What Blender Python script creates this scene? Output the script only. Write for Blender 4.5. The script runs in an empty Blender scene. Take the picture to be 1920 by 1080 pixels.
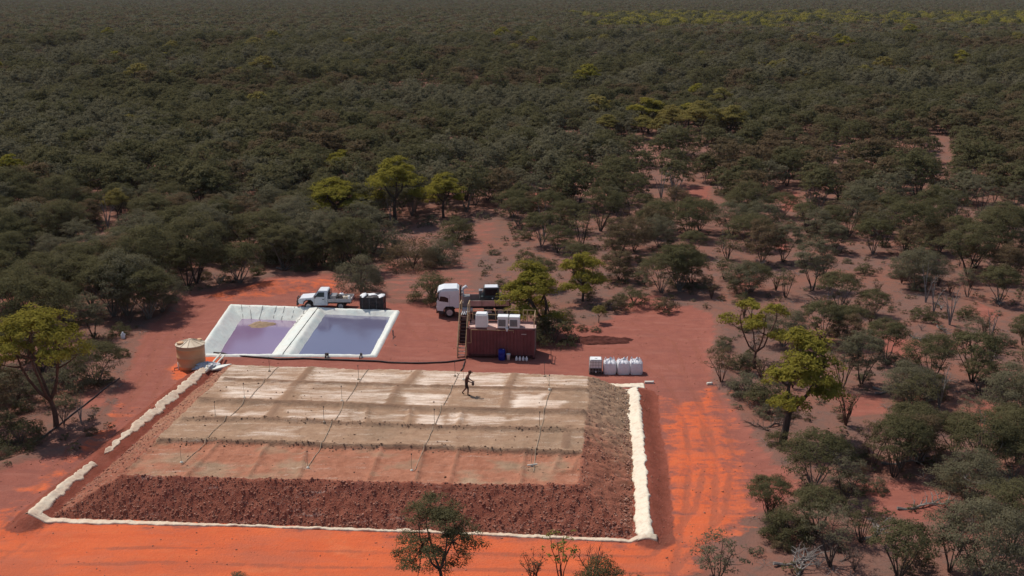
import bpy, math, random
import numpy as np
from mathutils import Vector, Matrix

# ------------------------------------------------------------------ camera, world, sun, exposure
scene = bpy.context.scene
CAM_H, FOC, HORIZON = 30.0, 2100.0, -25.0          # metres above ground, focal length and horizon row in photo pixels
TH = math.atan((540 - HORIZON) / FOC)
cam_d = bpy.data.cameras.new('camera')
cam = bpy.data.objects.new('camera', cam_d)
scene.collection.objects.link(cam)
cam.location = (0, 0, CAM_H)
cam.rotation_euler = (math.pi / 2 - TH, 0, 0)
cam_d.sensor_width = 36.0
cam_d.lens = 36.0 * FOC / 1920.0
cam_d.clip_start = 0.5
cam_d.clip_end = 20000
scene.camera = cam

SUN_EL, SUN_AZ = math.radians(57), math.radians(-46)      # azimuth from +Y towards +X
world = bpy.data.worlds.new('World')
scene.world = world
world.use_nodes = True
wn = world.node_tree
sky = wn.nodes.new('ShaderNodeTexSky')
sky.sky_type = 'NISHITA'
sky.sun_disc = False
sky.sun_elevation = SUN_EL
sky.sun_rotation = SUN_AZ
wn.links.new(sky.outputs[0], wn.nodes['Background'].inputs[0])
wn.nodes['Background'].inputs[1].default_value = 0.10
sun_d = bpy.data.lights.new('sun', 'SUN')
sun_d.energy = 3.5
sun_d.angle = math.radians(0.5)
sun_d.color = (1.0, 0.95, 0.88)
sun = bpy.data.objects.new('sun', sun_d)
scene.collection.objects.link(sun)
SUN_DIR = Vector((math.sin(SUN_AZ) * math.cos(SUN_EL), math.cos(SUN_AZ) * math.cos(SUN_EL), math.sin(SUN_EL)))
sun.rotation_euler = SUN_DIR.to_track_quat('Z', 'Y').to_euler()
sun.location = (-40, 120, 80)
vs = scene.view_settings
vs.view_transform = 'Standard'
vs.look = 'None'
vs.gamma = 1.0
vs.exposure = 0.12
vs.use_curve_mapping = False
scene.cycles.max_bounces = 6
scene.cycles.diffuse_bounces = 3
scene.cycles.transmission_bounces = 4
scene.cycles.volume_bounces = 0
HAZE_DENSITY = 0.000025

C = scene.collection
R = random.Random(11)
NR = np.random.default_rng(11)


def gp(px, py, z=0.0):
    """Where the sight line of photo pixel (px, py) meets height z."""
    u = (px - 960) / FOC
    v = (540 - py) / FOC
    dy = math.cos(TH) + v * math.sin(TH)
    dz = -math.sin(TH) + v * math.cos(TH)
    t = (z - CAM_H) / dz
    return (u * t, dy * t)


def gps(pts, z=0.0):
    return np.array([gp(p[0], p[1], z) for p in pts])


def proj(x, y, z=0.0):
    """Photo pixel of a point (numpy friendly)."""
    zz = z - CAM_H
    fwd = y * math.cos(TH) - zz * math.sin(TH)
    up = y * math.sin(TH) + zz * math.cos(TH)
    fwd = np.maximum(fwd, 1e-3)
    return 960 + FOC * x / fwd, 540 - FOC * up / fwd


# ------------------------------------------------------------------ numeric helpers
_LAT = np.random.default_rng(5).random((8, 256, 256))


def vnoise(x, y, seed=0):
    t = _LAT[seed % 8]
    xi = np.floor(x).astype(int)
    yi = np.floor(y).astype(int)
    fx = x - xi
    fy = y - yi
    fx = fx * fx * (3 - 2 * fx)
    fy = fy * fy * (3 - 2 * fy)
    a = t[xi & 255, yi & 255]
    b = t[(xi + 1) & 255, yi & 255]
    c = t[xi & 255, (yi + 1) & 255]
    d = t[(xi + 1) & 255, (yi + 1) & 255]
    return (a * (1 - fx) + b * fx) * (1 - fy) + (c * (1 - fx) + d * fx) * fy


def fbm(x, y, seed=0, oct=4, gain=0.5):
    s = 0.0
    a = 1.0
    tot = 0.0
    for k in range(oct):
        s = s + a * vnoise(x * 2 ** k + 17.3 * k, y * 2 ** k - 9.1 * k, seed + k)
        tot += a
        a *= gain
    return s / tot * 2 - 1          # about -1..1


def poly_sd(x, y, poly):
    """signed distance to a polygon, positive inside"""
    poly = np.asarray(poly)
    d = np.full(x.shape, 1e9)
    inside = np.zeros(x.shape, bool)
    n = len(poly)
    for i in range(n):
        x1, y1 = poly[i]
        x2, y2 = poly[(i + 1) % n]
        ex, ey = x2 - x1, y2 - y1
        L = ex * ex + ey * ey + 1e-12
        t = np.clip(((x - x1) * ex + (y - y1) * ey) / L, 0, 1)
        d = np.minimum(d, np.hypot(x - x1 - t * ex, y - y1 - t * ey))
        cond = ((y1 > y) != (y2 > y)) & (x < (x2 - x1) * (y - y1) / (y2 - y1 + 1e-12) + x1)
        inside ^= cond
    return np.where(inside, d, -d)


def line_d(x, y, pts):
    """distance to a polyline"""
    d = np.full(np.shape(x), 1e9)
    for (x1, y1), (x2, y2) in zip(pts[:-1], pts[1:]):
        ex, ey = x2 - x1, y2 - y1
        L = ex * ex + ey * ey + 1e-12
        t = np.clip(((x - x1) * ex + (y - y1) * ey) / L, 0, 1)
        d = np.minimum(d, np.hypot(x - x1 - t * ex, y - y1 - t * ey))
    return d


def sstep(a, b, x):
    t = np.clip((x - a) / (b - a), 0, 1)
    return t * t * (3 - 2 * t)


# ------------------------------------------------------------------ materials
def new_mat(name):
    m = bpy.data.materials.new(name)
    m.use_nodes = True
    nt = m.node_tree
    b = nt.nodes['Principled BSDF']
    b.inputs['Specular IOR Level'].default_value = 0.25
    return m, nt, b


def N(nt, kind, **kw):
    n = nt.nodes.new(kind)
    for k, v in kw.items():
        if k in ('operation', 'data_type', 'blend_type', 'attribute_name', 'noise_dimensions', 'feature', 'wave_type', 'bands_direction', 'musgrave_type'):
            setattr(n, k, v)
    return n


def noise(nt, scale, detail=4, rough=0.55, coords='Object', scl=None):
    tc = nt.nodes.new('ShaderNodeTexCoord')
    n = nt.nodes.new('ShaderNodeTexNoise')
    n.inputs['Scale'].default_value = scale
    n.inputs['Detail'].default_value = detail
    n.inputs['Roughness'].default_value = rough
    if scl:
        mp = nt.nodes.new('ShaderNodeMapping')
        mp.inputs['Scale'].default_value = scl
        nt.links.new(tc.outputs[coords], mp.inputs[0])
        nt.links.new(mp.outputs[0], n.inputs['Vector'])
    else:
        nt.links.new(tc.outputs[coords], n.inputs['Vector'])
    return n.outputs['Fac']


def ramp(nt, fac, a, b):
    m = nt.nodes.new('ShaderNodeMapRange')
    m.inputs['From Min'].default_value = a
    m.inputs['From Max'].default_value = b
    nt.links.new(fac, m.inputs['Value'])
    return m.outputs['Result']


def mixc(nt, fac, c1, c2, blend='MIX'):
    m = nt.nodes.new('ShaderNodeMix')
    m.data_type = 'RGBA'
    m.blend_type = blend
    for sock, c in ((m.inputs['A'], c1), (m.inputs['B'], c2)):
        pass
    ins = [s for s in m.inputs if s.type == 'RGBA']
    for sock, c in zip(ins, (c1, c2)):
        if isinstance(c, tuple):
            sock.default_value = (*c[:3], 1)
        else:
            nt.links.new(c, sock)
    f = [s for s in m.inputs if s.type == 'VALUE'][0]
    if isinstance(fac, (int, float)):
        f.default_value = fac
    else:
        nt.links.new(fac, f)
    return [s for s in m.outputs if s.type == 'RGBA'][0]


def math_n(nt, op, a, b=None):
    m = nt.nodes.new('ShaderNodeMath')
    m.operation = op
    for i, v in enumerate((a, b)):
        if v is None:
            continue
        if isinstance(v, (int, float)):
            m.inputs[i].default_value = v
        else:
            nt.links.new(v, m.inputs[i])
    return m.outputs[0]


def add_bump(nt, bsdf, fac, strength, dist):
    bp = nt.nodes.new('ShaderNodeBump')
    bp.inputs['Strength'].default_value = strength
    bp.inputs['Distance'].default_value = dist
    nt.links.new(fac, bp.inputs['Height'])
    nt.links.new(bp.outputs[0], bsdf.inputs['Normal'])


def simple(name, col, rough=0.6, var=0.25, scale=3.0, metal=0.0, spec=0.3, dust=0.0, coords='Object'):
    """painted or plain surface with a little grime and grain"""
    m, nt, b = new_mat(name)
    f = noise(nt, scale, 5, 0.6, coords)
    dark = tuple(c * (1 - var) for c in col)
    lite = tuple(min(1, c * (1 + var * 0.5)) for c in col)
    c = mixc(nt, ramp(nt, f, 0.3, 0.7), dark, lite)
    if dust:
        g = noise(nt, scale * 0.45, 6, 0.7, coords)
        c = mixc(nt, math_n(nt, 'MULTIPLY', ramp(nt, g, 0.42, 0.72), dust), c, (0.33, 0.14, 0.09))
    nt.links.new(c, b.inputs['Base Color'])
    b.inputs['Roughness'].default_value = rough
    b.inputs['Metallic'].default_value = metal
    b.inputs['Specular IOR Level'].default_value = spec
    return m


def leaf_mat(name, col, col2, trans=0.25):
    m = bpy.data.materials.new(name)
    m.use_nodes = True
    nt = m.node_tree
    nt.nodes.clear()
    out = nt.nodes.new('ShaderNodeOutputMaterial')
    oi = nt.nodes.new('ShaderNodeObjectInfo')
    c = mixc(nt, oi.outputs['Random'], col, col2)
    f = noise(nt, 1.3, 3, 0.6)
    c = mixc(nt, ramp(nt, f, 0.3, 0.7), c, tuple(1.35 * (a + b) / 2 for a, b in zip(col, col2)))
    f2 = noise(nt, 9.0, 2, 0.6)
    v = nt.nodes.new('ShaderNodeHueSaturation')
    nt.links.new(c, v.inputs['Color'])
    nt.links.new(ramp(nt, f2, 0.25, 0.75), v.inputs['Value'])
    mr = [n for n in nt.nodes if n.type == 'MAP_RANGE'][-1]
    mr.inputs['To Min'].default_value = 0.75
    mr.inputs['To Max'].default_value = 1.3
    d = nt.nodes.new('ShaderNodeBsdfDiffuse')
    t = nt.nodes.new('ShaderNodeBsdfTranslucent')
    mx = nt.nodes.new('ShaderNodeMixShader')
    mx.inputs[0].default_value = trans
    nt.links.new(v.outputs[0], d.inputs[0])
    nt.links.new(v.outputs[0], t.inputs[0])
    nt.links.new(d.outputs[0], mx.inputs[1])
    nt.links.new(t.outputs[0], mx.inputs[2])
    nt.links.new(mx.outputs[0], out.inputs[0])
    return m


M = {}
M['mulga'] = leaf_mat('mulga foliage', (0.088, 0.082, 0.038), (0.130, 0.110, 0.056), 0.42)
M['mulga_grey'] = leaf_mat('grey green foliage', (0.145, 0.125, 0.078), (0.120, 0.108, 0.062), 0.40)
M['mulga_brown'] = leaf_mat('brown green foliage', (0.145, 0.096, 0.056), (0.112, 0.086, 0.047), 0.38)
M['gum'] = leaf_mat('gum foliage', (0.180, 0.158, 0.028), (0.235, 0.190, 0.038), 0.38)
M['gum_pale'] = leaf_mat('pale gum foliage', (0.190, 0.165, 0.050), (0.220, 0.165, 0.055), 0.38)
M['sapling'] = leaf_mat('sapling foliage', (0.150, 0.160, 0.038), (0.18, 0.17, 0.05), 0.40)
M['bark'] = simple('dark bark', (0.075, 0.052, 0.040), 0.9, 0.45, 6)
M['bark_red'] = simple('reddish bark', (0.13, 0.062, 0.042), 0.9, 0.45, 5)
M['deadwood'] = simple('weathered dead wood', (0.24, 0.205, 0.18), 0.9, 0.4, 6)
M['bark_grey'] = simple('grey bark', (0.170, 0.138, 0.115), 0.9, 0.4, 5)
M['twig'] = simple('brown twigs', (0.13, 0.085, 0.065), 0.9, 0.4, 6)
M['white_paint'] = simple('white paint', (0.74, 0.74, 0.73), 0.35, 0.08, 1.2, spec=0.5, dust=0.22)
M['white_plastic'] = simple('white plastic', (0.80, 0.79, 0.76), 0.5, 0.08, 3, dust=0.15)
M['white_bag'] = simple('woven white bag fabric', (0.74, 0.73, 0.74), 0.75, 0.1, 7, dust=0.10)
M['tyre'] = simple('tyre rubber', (0.025, 0.023, 0.022), 0.85, 0.4, 8, dust=0.3)
M['steel_dark'] = simple('dark steel', (0.045, 0.042, 0.042), 0.6, 0.4, 5, 0.2, dust=0.2)
M['steel_grey'] = simple('grey galvanised steel', (0.30, 0.30, 0.30), 0.45, 0.25, 5, 0.6, dust=0.2)
M['alloy'] = simple('dusty aluminium', (0.50, 0.48, 0.46), 0.45, 0.2, 4, 0.3, dust=0.35)
M['tan_rail'] = simple('tan painted rail', (0.46, 0.31, 0.17), 0.6, 0.25, 6, dust=0.2)
M['tan_tank'] = simple('tan polythene tank', (0.64, 0.355, 0.18), 0.55, 0.1, 1.0, dust=0.12)
M['tan_roof'] = simple('cream tank roof', (0.62, 0.50, 0.35), 0.55, 0.12, 2.0, dust=0.3)
M['maroon'] = simple('faded maroon container paint', (0.165, 0.050, 0.052), 0.6, 0.3, 1.1, dust=0.12)
M['maroon_dark'] = simple('dark maroon paint', (0.06, 0.02, 0.022), 0.6, 0.3, 2, dust=0.1)
M['pink_dust_and_lit'] = simple('dusty pale sheet and lit treads', (0.56, 0.36, 0.30), 0.8, 0.25, 1.6, dust=0.4)
M['teal'] = simple('dark teal machine paint', (0.035, 0.060, 0.060), 0.5, 0.3, 3, dust=0.2)
M['grille_grey'] = simple('grey louvre', (0.22, 0.21, 0.20), 0.6, 0.2, 6)
M['blue'] = simple('blue plastic drum', (0.010, 0.018, 0.22), 0.45, 0.15, 3)
M['black_poly'] = simple('black poly pipe', (0.028, 0.022, 0.022), 0.55, 0.3, 5, dust=0.35)
M['tan_pipe'] = simple('dusty drip pipe', (0.42, 0.31, 0.21), 0.7, 0.3, 4)
M['white_pipe'] = simple('cream pvc pipe', (0.72, 0.66, 0.54), 0.5, 0.15, 2, dust=0.2)
M['tarp'] = simple('pale grey plastic sheet', (0.52, 0.52, 0.53), 0.5, 0.2, 5)
M['silt'] = simple('tan silt', (0.30, 0.20, 0.12), 0.9, 0.3, 3)
M['dark_earth'] = simple('dark red brown earth', (0.105, 0.036, 0.027), 0.95, 0.45, 3, spec=0.05)
M['shirt'] = simple('dark brown work shirt', (0.095, 0.036, 0.022), 0.9, 0.2, 8)
M['trousers'] = simple('dark work shorts', (0.030, 0.016, 0.014), 0.9, 0.2, 8)
M['skin'] = simple('tanned skin', (0.16, 0.065, 0.042), 0.6, 0.1, 8)
M['boot'] = simple('brown work boot', (0.05, 0.028, 0.018), 0.8, 0.2, 8)
M['sand_stone'] = simple('pale sandbag cloth', (0.66, 0.55, 0.42), 0.85, 0.25, 6)


def glass_mat():
    m, nt, b = new_mat('tinted window glass')
    b.inputs['Base Color'].default_value = (0.012, 0.013, 0.015, 1)
    b.inputs['Roughness'].default_value = 0.08
    b.inputs['Specular IOR Level'].default_value = 0.5
    return m


M['glass'] = glass_mat()


def soil_mat():
    m, nt, b = new_mat('red outback soil')
    at = N(nt, 'ShaderNodeVertexColor')
    at.layer_name = 'soil'
    sep = nt.nodes.new('ShaderNodeSeparateColor')
    nt.links.new(at.outputs[0], sep.inputs[0])
    big = noise(nt, 0.16, 5, 0.6)
    mid = noise(nt, 0.9, 6, 0.65)
    fine = noise(nt, 6.0, 5, 0.7)
    streak = noise(nt, 0.55, 5, 0.65, scl=(0.35, 1.5, 1))
    # uncleared ground: grey red earth with leaf litter
    nat = mixc(nt, ramp(nt, big, 0.38, 0.62), (0.195, 0.105, 0.080), (0.240, 0.104, 0.071))
    nat = mixc(nt, math_n(nt, 'MULTIPLY', ramp(nt, mid, 0.48, 0.66), 0.75), nat, (0.150, 0.100, 0.080))
    nat = mixc(nt, math_n(nt, 'MULTIPLY', ramp(nt, fine, 0.56, 0.70), 0.6), nat, (0.085, 0.058, 0.046))
    # cleared pad, a duller red
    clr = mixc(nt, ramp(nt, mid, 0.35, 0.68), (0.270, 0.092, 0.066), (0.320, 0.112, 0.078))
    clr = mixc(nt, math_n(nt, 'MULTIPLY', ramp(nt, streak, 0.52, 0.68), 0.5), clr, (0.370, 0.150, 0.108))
    # brighter orange earth
    org = mixc(nt, ramp(nt, streak, 0.38, 0.66), (0.570, 0.116, 0.046), (0.640, 0.140, 0.054))
    org = mixc(nt, math_n(nt, 'MULTIPLY', ramp(nt, mid, 0.55, 0.72), 0.35), org, (0.560, 0.175, 0.070))
    org = mixc(nt, math_n(nt, 'MULTIPLY', ramp(nt, big, 0.47, 0.64), 0.6), org, (0.400, 0.112, 0.062))
    org = mixc(nt, math_n(nt, 'MULTIPLY', ramp(nt, fine, 0.60, 0.72), 0.3), org, (0.30, 0.10, 0.06))
    patchy = noise(nt, 0.42, 6, 0.68, scl=(0.45, 1.25, 1))
    org = mixc(nt, math_n(nt, 'MULTIPLY', ramp(nt, patchy, 0.50, 0.60), 0.40), org, (0.450, 0.132, 0.075))
    org = mixc(nt, math_n(nt, 'MULTIPLY', ramp(nt, patchy, 0.40, 0.30), 0.45), org, (0.62, 0.19, 0.085))
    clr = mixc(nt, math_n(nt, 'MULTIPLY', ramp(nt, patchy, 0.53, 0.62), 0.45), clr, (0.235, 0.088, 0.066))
    damp = mixc(nt, ramp(nt, mid, 0.4, 0.62), (0.200, 0.058, 0.036), (0.265, 0.078, 0.050))
    wob = math_n(nt, 'ADD', math_n(nt, 'MULTIPLY', math_n(nt, 'SUBTRACT', mid, 0.5), 1.3), math_n(nt, 'MULTIPLY', math_n(nt, 'SUBTRACT', streak, 0.5), 1.2))

    def soft(ch):
        return ramp(nt, math_n(nt, 'ADD', sep.outputs[ch], wob), 0.36, 0.64)
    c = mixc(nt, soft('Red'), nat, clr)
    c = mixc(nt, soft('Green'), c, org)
    c = mixc(nt, soft('Blue'), c, damp)
    trk_f = math_n(nt, 'MULTIPLY', ramp(nt, math_n(nt, 'ADD', at.outputs['Alpha'], wob), 0.35, 0.70), 0.52)
    c = mixc(nt, trk_f, c, (0.265, 0.092, 0.060))
    c = mixc(nt, math_n(nt, 'MULTIPLY', ramp(nt, noise(nt, 2.6, 6, 0.75), 0.60, 0.70), 0.30), c, (0.43, 0.22, 0.15))
    nt.links.new(c, b.inputs['Base Color'])
    b.inputs['Roughness'].default_value = 0.95
    b.inputs['Specular IOR Level'].default_value = 0.05
    hgt = math_n(nt, 'ADD', math_n(nt, 'MULTIPLY', mid, 0.6), math_n(nt, 'MULTIPLY', fine, 0.4))
    add_bump(nt, b, hgt, 0.7, 0.25)
    return m


def heap_mat():
    m, nt, b = new_mat('ore heap earth')
    at = N(nt, 'ShaderNodeVertexColor')
    at.layer_name = 'ore'
    sep = nt.nodes.new('ShaderNodeSeparateColor')
    nt.links.new(at.outputs[0], sep.inputs[0])
    big = noise(nt, 0.25, 4, 0.6)
    mid = noise(nt, 1.4, 6, 0.7)
    fine = noise(nt, 9.0, 5, 0.7)
    streak = noise(nt, 1.2, 5, 0.65, scl=(0.35, 2.2, 1))
    tan = mixc(nt, ramp(nt, mid, 0.3, 0.7), (0.300, 0.176, 0.108), (0.440, 0.280, 0.178))
    tan = mixc(nt, math_n(nt, 'MULTIPLY', ramp(nt, big, 0.5, 0.66), 0.5), tan, (0.245, 0.165, 0.105))
    red = mixc(nt, ramp(nt, mid, 0.35, 0.65), (0.315, 0.124, 0.072), (0.44, 0.190, 0.115))
    red = mixc(nt, math_n(nt, 'MULTIPLY', ramp(nt, streak, 0.52, 0.68), 0.6), red, (0.37, 0.175, 0.11))
    mar = mixc(nt, ramp(nt, mid, 0.32, 0.66), (0.215, 0.064, 0.041), (0.350, 0.122, 0.074))
    mar = mixc(nt, math_n(nt, 'MULTIPLY', ramp(nt, big, 0.5, 0.68), 0.5), mar, (0.165, 0.055, 0.055))
    mar = mixc(nt, math_n(nt, 'MULTIPLY', ramp(nt, fine, 0.54, 0.68), 0.7), mar, (0.32, 0.165, 0.115))
    salt = mixc(nt, ramp(nt, streak, 0.36, 0.62), (0.62, 0.43, 0.31), (0.82, 0.67, 0.54))
    wob = math_n(nt, 'MULTIPLY', math_n(nt, 'ADD', math_n(nt, 'SUBTRACT', streak, 0.5), math_n(nt, 'MULTIPLY', math_n(nt, 'SUBTRACT', fine, 0.5), 0.6)), 1.7)
    wob2 = math_n(nt, 'MULTIPLY', math_n(nt, 'SUBTRACT', mid, 0.5), 0.8)
    c = mixc(nt, ramp(nt, math_n(nt, 'ADD', sep.outputs['Green'], wob2), 0.3, 0.7), tan, red)
    c = mixc(nt, ramp(nt, math_n(nt, 'ADD', sep.outputs['Blue'], wob2), 0.3, 0.7), c, mar)
    c = mixc(nt, ramp(nt, math_n(nt, 'ADD', sep.outputs['Red'], wob), 0.20, 0.95), c, salt)
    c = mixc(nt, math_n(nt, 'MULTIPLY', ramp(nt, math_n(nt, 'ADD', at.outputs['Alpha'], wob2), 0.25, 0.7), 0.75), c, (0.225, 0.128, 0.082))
    speck = math_n(nt, 'MULTIPLY', ramp(nt, fine, 0.60, 0.72), 0.35)
    c = mixc(nt, speck, c, (0.16, 0.085, 0.055))
    nt.links.new(c, b.inputs['Base Color'])
    b.inputs['Roughness'].default_value = 0.95
    b.inputs['Specular IOR Level'].default_value = 0.05
    hgt = math_n(nt, 'ADD', math_n(nt, 'MULTIPLY', mid, 0.5), math_n(nt, 'MULTIPLY', fine, 0.5))
    add_bump(nt, b, hgt, 0.8, 0.18)
    return m


def liner_mat(name='white liner sheet', c1=(0.70, 0.735, 0.65), c2=(0.78, 0.75, 0.66), dirt=0.2):
    m, nt, b = new_mat(name)
    f = noise(nt, 0.5, 5, 0.6)
    g = noise(nt, 3.0, 6, 0.7)
    c = mixc(nt, ramp(nt, f, 0.35, 0.65), c1, c2)
    c = mixc(nt, math_n(nt, 'MULTIPLY', ramp(nt, g, 0.47, 0.66), dirt), c, (0.54, 0.36, 0.25))
    c = mixc(nt, math_n(nt, 'MULTIPLY', ramp(nt, noise(nt, 1.1, 5, 0.7), 0.52, 0.68), dirt * .6), c, (0.48, 0.26, 0.17))
    nt.links.new(c, b.inputs['Base Color'])
    b.inputs['Roughness'].default_value = 0.55
    add_bump(nt, b, g, 0.4, 0.08)
    return m


def water_mat(name, col, col2):
    m, nt, b = new_mat(name)
    f = noise(nt, 0.12, 3, 0.5)
    c = mixc(nt, ramp(nt, f, 0.35, 0.65), col, col2)
    nt.links.new(c, b.inputs['Base Color'])
    b.inputs['Roughness'].default_value = 0.12
    b.inputs['Specular IOR Level'].default_value = 0.5
    w = noise(nt, 2.2, 3, 0.5, scl=(0.7, 1.6, 1))
    add_bump(nt, b, w, 0.05, 0.05)
    return m


def stone_mat():
    m, nt, b = new_mat('ore stones')
    oi = N(nt, 'ShaderNodeVertexColor')
    oi.layer_name = 'tone'
    nt.links.new(oi.outputs[0], b.inputs['Base Color'])
    b.inputs['Roughness'].default_value = 0.95
    b.inputs['Specular IOR Level'].default_value = 0.05
    return m


M['soil'] = soil_mat()
M['heap'] = heap_mat()
M['liner'] = liner_mat()
M['liner_cream'] = liner_mat('cream liner sheet', (0.76, 0.68, 0.52), (0.80, 0.68, 0.50), 0.5)
M['liner_dirty'] = liner_mat('dusty liner sheet', (0.66, 0.57, 0.42), (0.70, 0.52, 0.36), 0.65)
M['water_violet'] = water_mat('murky violet water', (0.205, 0.125, 0.215), (0.230, 0.150, 0.235))
M['water_blue'] = water_mat('murky blue grey water', (0.120, 0.114, 0.180), (0.132, 0.122, 0.184))
M['stone'] = stone_mat()


# ------------------------------------------------------------------ mesh helpers
def arr_mesh(name, verts, faces, mats, mat_idx=None, smooth=False):
    """mesh from arrays; faces is a list or an (n,k) array"""
    me = bpy.data.meshes.new(name)
    verts = np.asarray(verts, dtype=np.float32)
    if isinstance(faces, np.ndarray):
        n, k = faces.shape
        me.vertices.add(len(verts))
        me.vertices.foreach_set('co', verts.ravel())
        me.loops.add(n * k)
        me.loops.foreach_set('vertex_index', faces.ravel().astype(np.int32))
        me.polygons.add(n)
        me.polygons.foreach_set('loop_start', np.arange(0, n * k, k, dtype=np.int32))
        me.update(calc_edges=True)
    else:
        me.from_pydata([tuple(v) for v in verts.tolist()], [], faces)
    for m in mats:
        me.materials.append(m)
    if mat_idx is not None:
        me.polygons.foreach_set('material_index', np.asarray(mat_idx, dtype=np.int32))
    if smooth:
        me.polygons.foreach_set('use_smooth', np.ones(len(me.polygons), bool))
    me.update()
    return me


class MB:
    """collects primitive shapes into one mesh"""

    def __init__(self):
        self.v = []
        self.f = []

    def add(self, vs_, fs):
        o = len(self.v)
        self.v += [tuple(p) for p in vs_]
        self.f += [tuple(i + o for i in f) for f in fs]
        return self

    def box(self, c, s, rz=0.0, rx=0.0, ry=0.0, taper=1.0):
        mt = Matrix.Rotation(rz, 3, 'Z') @ Matrix.Rotation(ry, 3, 'Y') @ Matrix.Rotation(rx, 3, 'X')
        vs_ = []
        for z in (-1, 1):
            k = taper if z > 0 else 1.0
            for x, y in ((-1, -1), (1, -1), (1, 1), (-1, 1)):
                p = mt @ Vector((x * s[0] / 2 * k, y * s[1] / 2 * k, z * s[2] / 2))
                vs_.append((p.x + c[0], p.y + c[1], p.z + c[2]))
        return self.add(vs_, [(0, 3, 2, 1), (4, 5, 6, 7), (0, 1, 5, 4), (1, 2, 6, 5), (2, 3, 7, 6), (3, 0, 4, 7)])

    def tube(self, pts, rad, sides=6, cap=True):
        pts = [Vector(p) for p in pts]
        if not hasattr(rad, '__len__'):
            rad = [rad] * len(pts)
        vs_ = []
        up = Vector((0.31, 0.17, 0.94))
        for i, p in enumerate(pts):
            d = (pts[min(i + 1, len(pts) - 1)] - pts[max(i - 1, 0)])
            if d.length < 1e-6:
                d = Vector((0, 0, 1))
            d.normalize()
            a = d.cross(up)
            if a.length < 0.05:
                a = d.cross(Vector((1, 0, 0)))
            a.normalize()
            b = d.cross(a)
            for k in range(sides):
                t = 2 * math.pi * k / sides
                q = p + (a * math.cos(t) + b * math.sin(t)) * rad[i]
                vs_.append(q)
        fs = []
        for i in range(len(pts) - 1):
            for k in range(sides):
                k2 = (k + 1) % sides
                fs.append((i * sides + k, i * sides + k2, (i + 1) * sides + k2, (i + 1) * sides + k))
        if cap:
            fs.append(tuple(range(sides - 1, -1, -1)))
            n = (len(pts) - 1) * sides
            fs.append(tuple(range(n, n + sides)))
        return self.add(vs_, fs)

    def lathe(self, prof, c=(0, 0, 0), sides=24, axis='Z'):
        """profile of (radius, height)"""
        vs_ = []
        for r, h in prof:
            for k in range(sides):
                t = 2 * math.pi * k / sides
                p = (r * math.cos(t), r * math.sin(t), h)
                if axis == 'Y':
                    p = (p[0], p[2], p[1])
                vs_.append((p[0] + c[0], p[1] + c[1], p[2] + c[2]))
        fs = []
        for i in range(len(prof) - 1):
            for k in range(sides):
                k2 = (k + 1) % sides
                fs.append((i * sides + k, i * sides + k2, (i + 1) * sides + k2, (i + 1) * sides + k))
        fs.append(tuple(range(sides - 1, -1, -1)))
        n = (len(prof) - 1) * sides
        fs.append(tuple(range(n, n + sides)))
        return self.add(vs_, fs)

    def prism(self, outline, y0, y1, inset=0.0):
        """outline of (x, z) extruded along y; inset narrows the top edge"""
        n = len(outline)
        zs = [p[1] for p in outline]
        zmin, zmax = min(zs), max(zs)
        vs_ = []
        for y, s in ((y0, 1), (y1, -1)):
            for x, z in outline:
                k = inset * (z - zmin) / max(zmax - zmin, 1e-6)
                vs_.append((x, y + s * k, z))
        fs = [tuple(range(n)), tuple(range(2 * n - 1, n - 1, -1))]
        for i in range(n):
            j = (i + 1) % n
            fs.append((i, i + n, j + n, j))
        return self.add(vs_, fs)

    def mesh(self, name, mat, smooth=False):
        me = bpy.data.meshes.new(name)
        me.from_pydata(self.v, [], self.f)
        me.materials.append(mat)
        import bmesh
        bm = bmesh.new()
        bm.from_mesh(me)
        bmesh.ops.recalc_face_normals(bm, faces=bm.faces)
        bm.to_mesh(me)
        bm.free()
        if smooth:
            me.polygons.foreach_set('use_smooth', np.ones(len(me.polygons), bool))
        me.update()
        return me


def link(name, me, parent=None, loc=(0, 0, 0)):
    o = bpy.data.objects.new(name, me)
    C.objects.link(o)
    o.location = loc
    if parent:
        o.parent = parent
    return o


def part(name, mb, mat, parent, smooth=False, label=None):
    o = link(name, mb.mesh(name, M[mat], smooth), parent)
    if label:
        o['label'] = label
    return o


def tag(o, label=None, cat=None, group=None, kind=None):
    if label:
        o['label'] = label
    if cat:
        o['category'] = cat
    if group:
        o['group'] = group
    if kind:
        o['kind'] = kind
    return o


def thing(name, label, cat, loc=(0, 0, 0), rz=0.0, group=None):
    o = bpy.data.objects.new(name, None)
    C.objects.link(o)
    o.empty_display_size = 0.3
    o.location = loc
    o.rotation_euler = (0, 0, rz)
    return tag(o, label, cat, group)


def copy_tree(src, parent=None):
    c = src.copy()
    C.objects.link(c)
    if parent:
        c.parent = parent
    for ch in [x for x in C.objects if x.parent == src]:
        copy_tree(ch, c)
    return c


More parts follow.
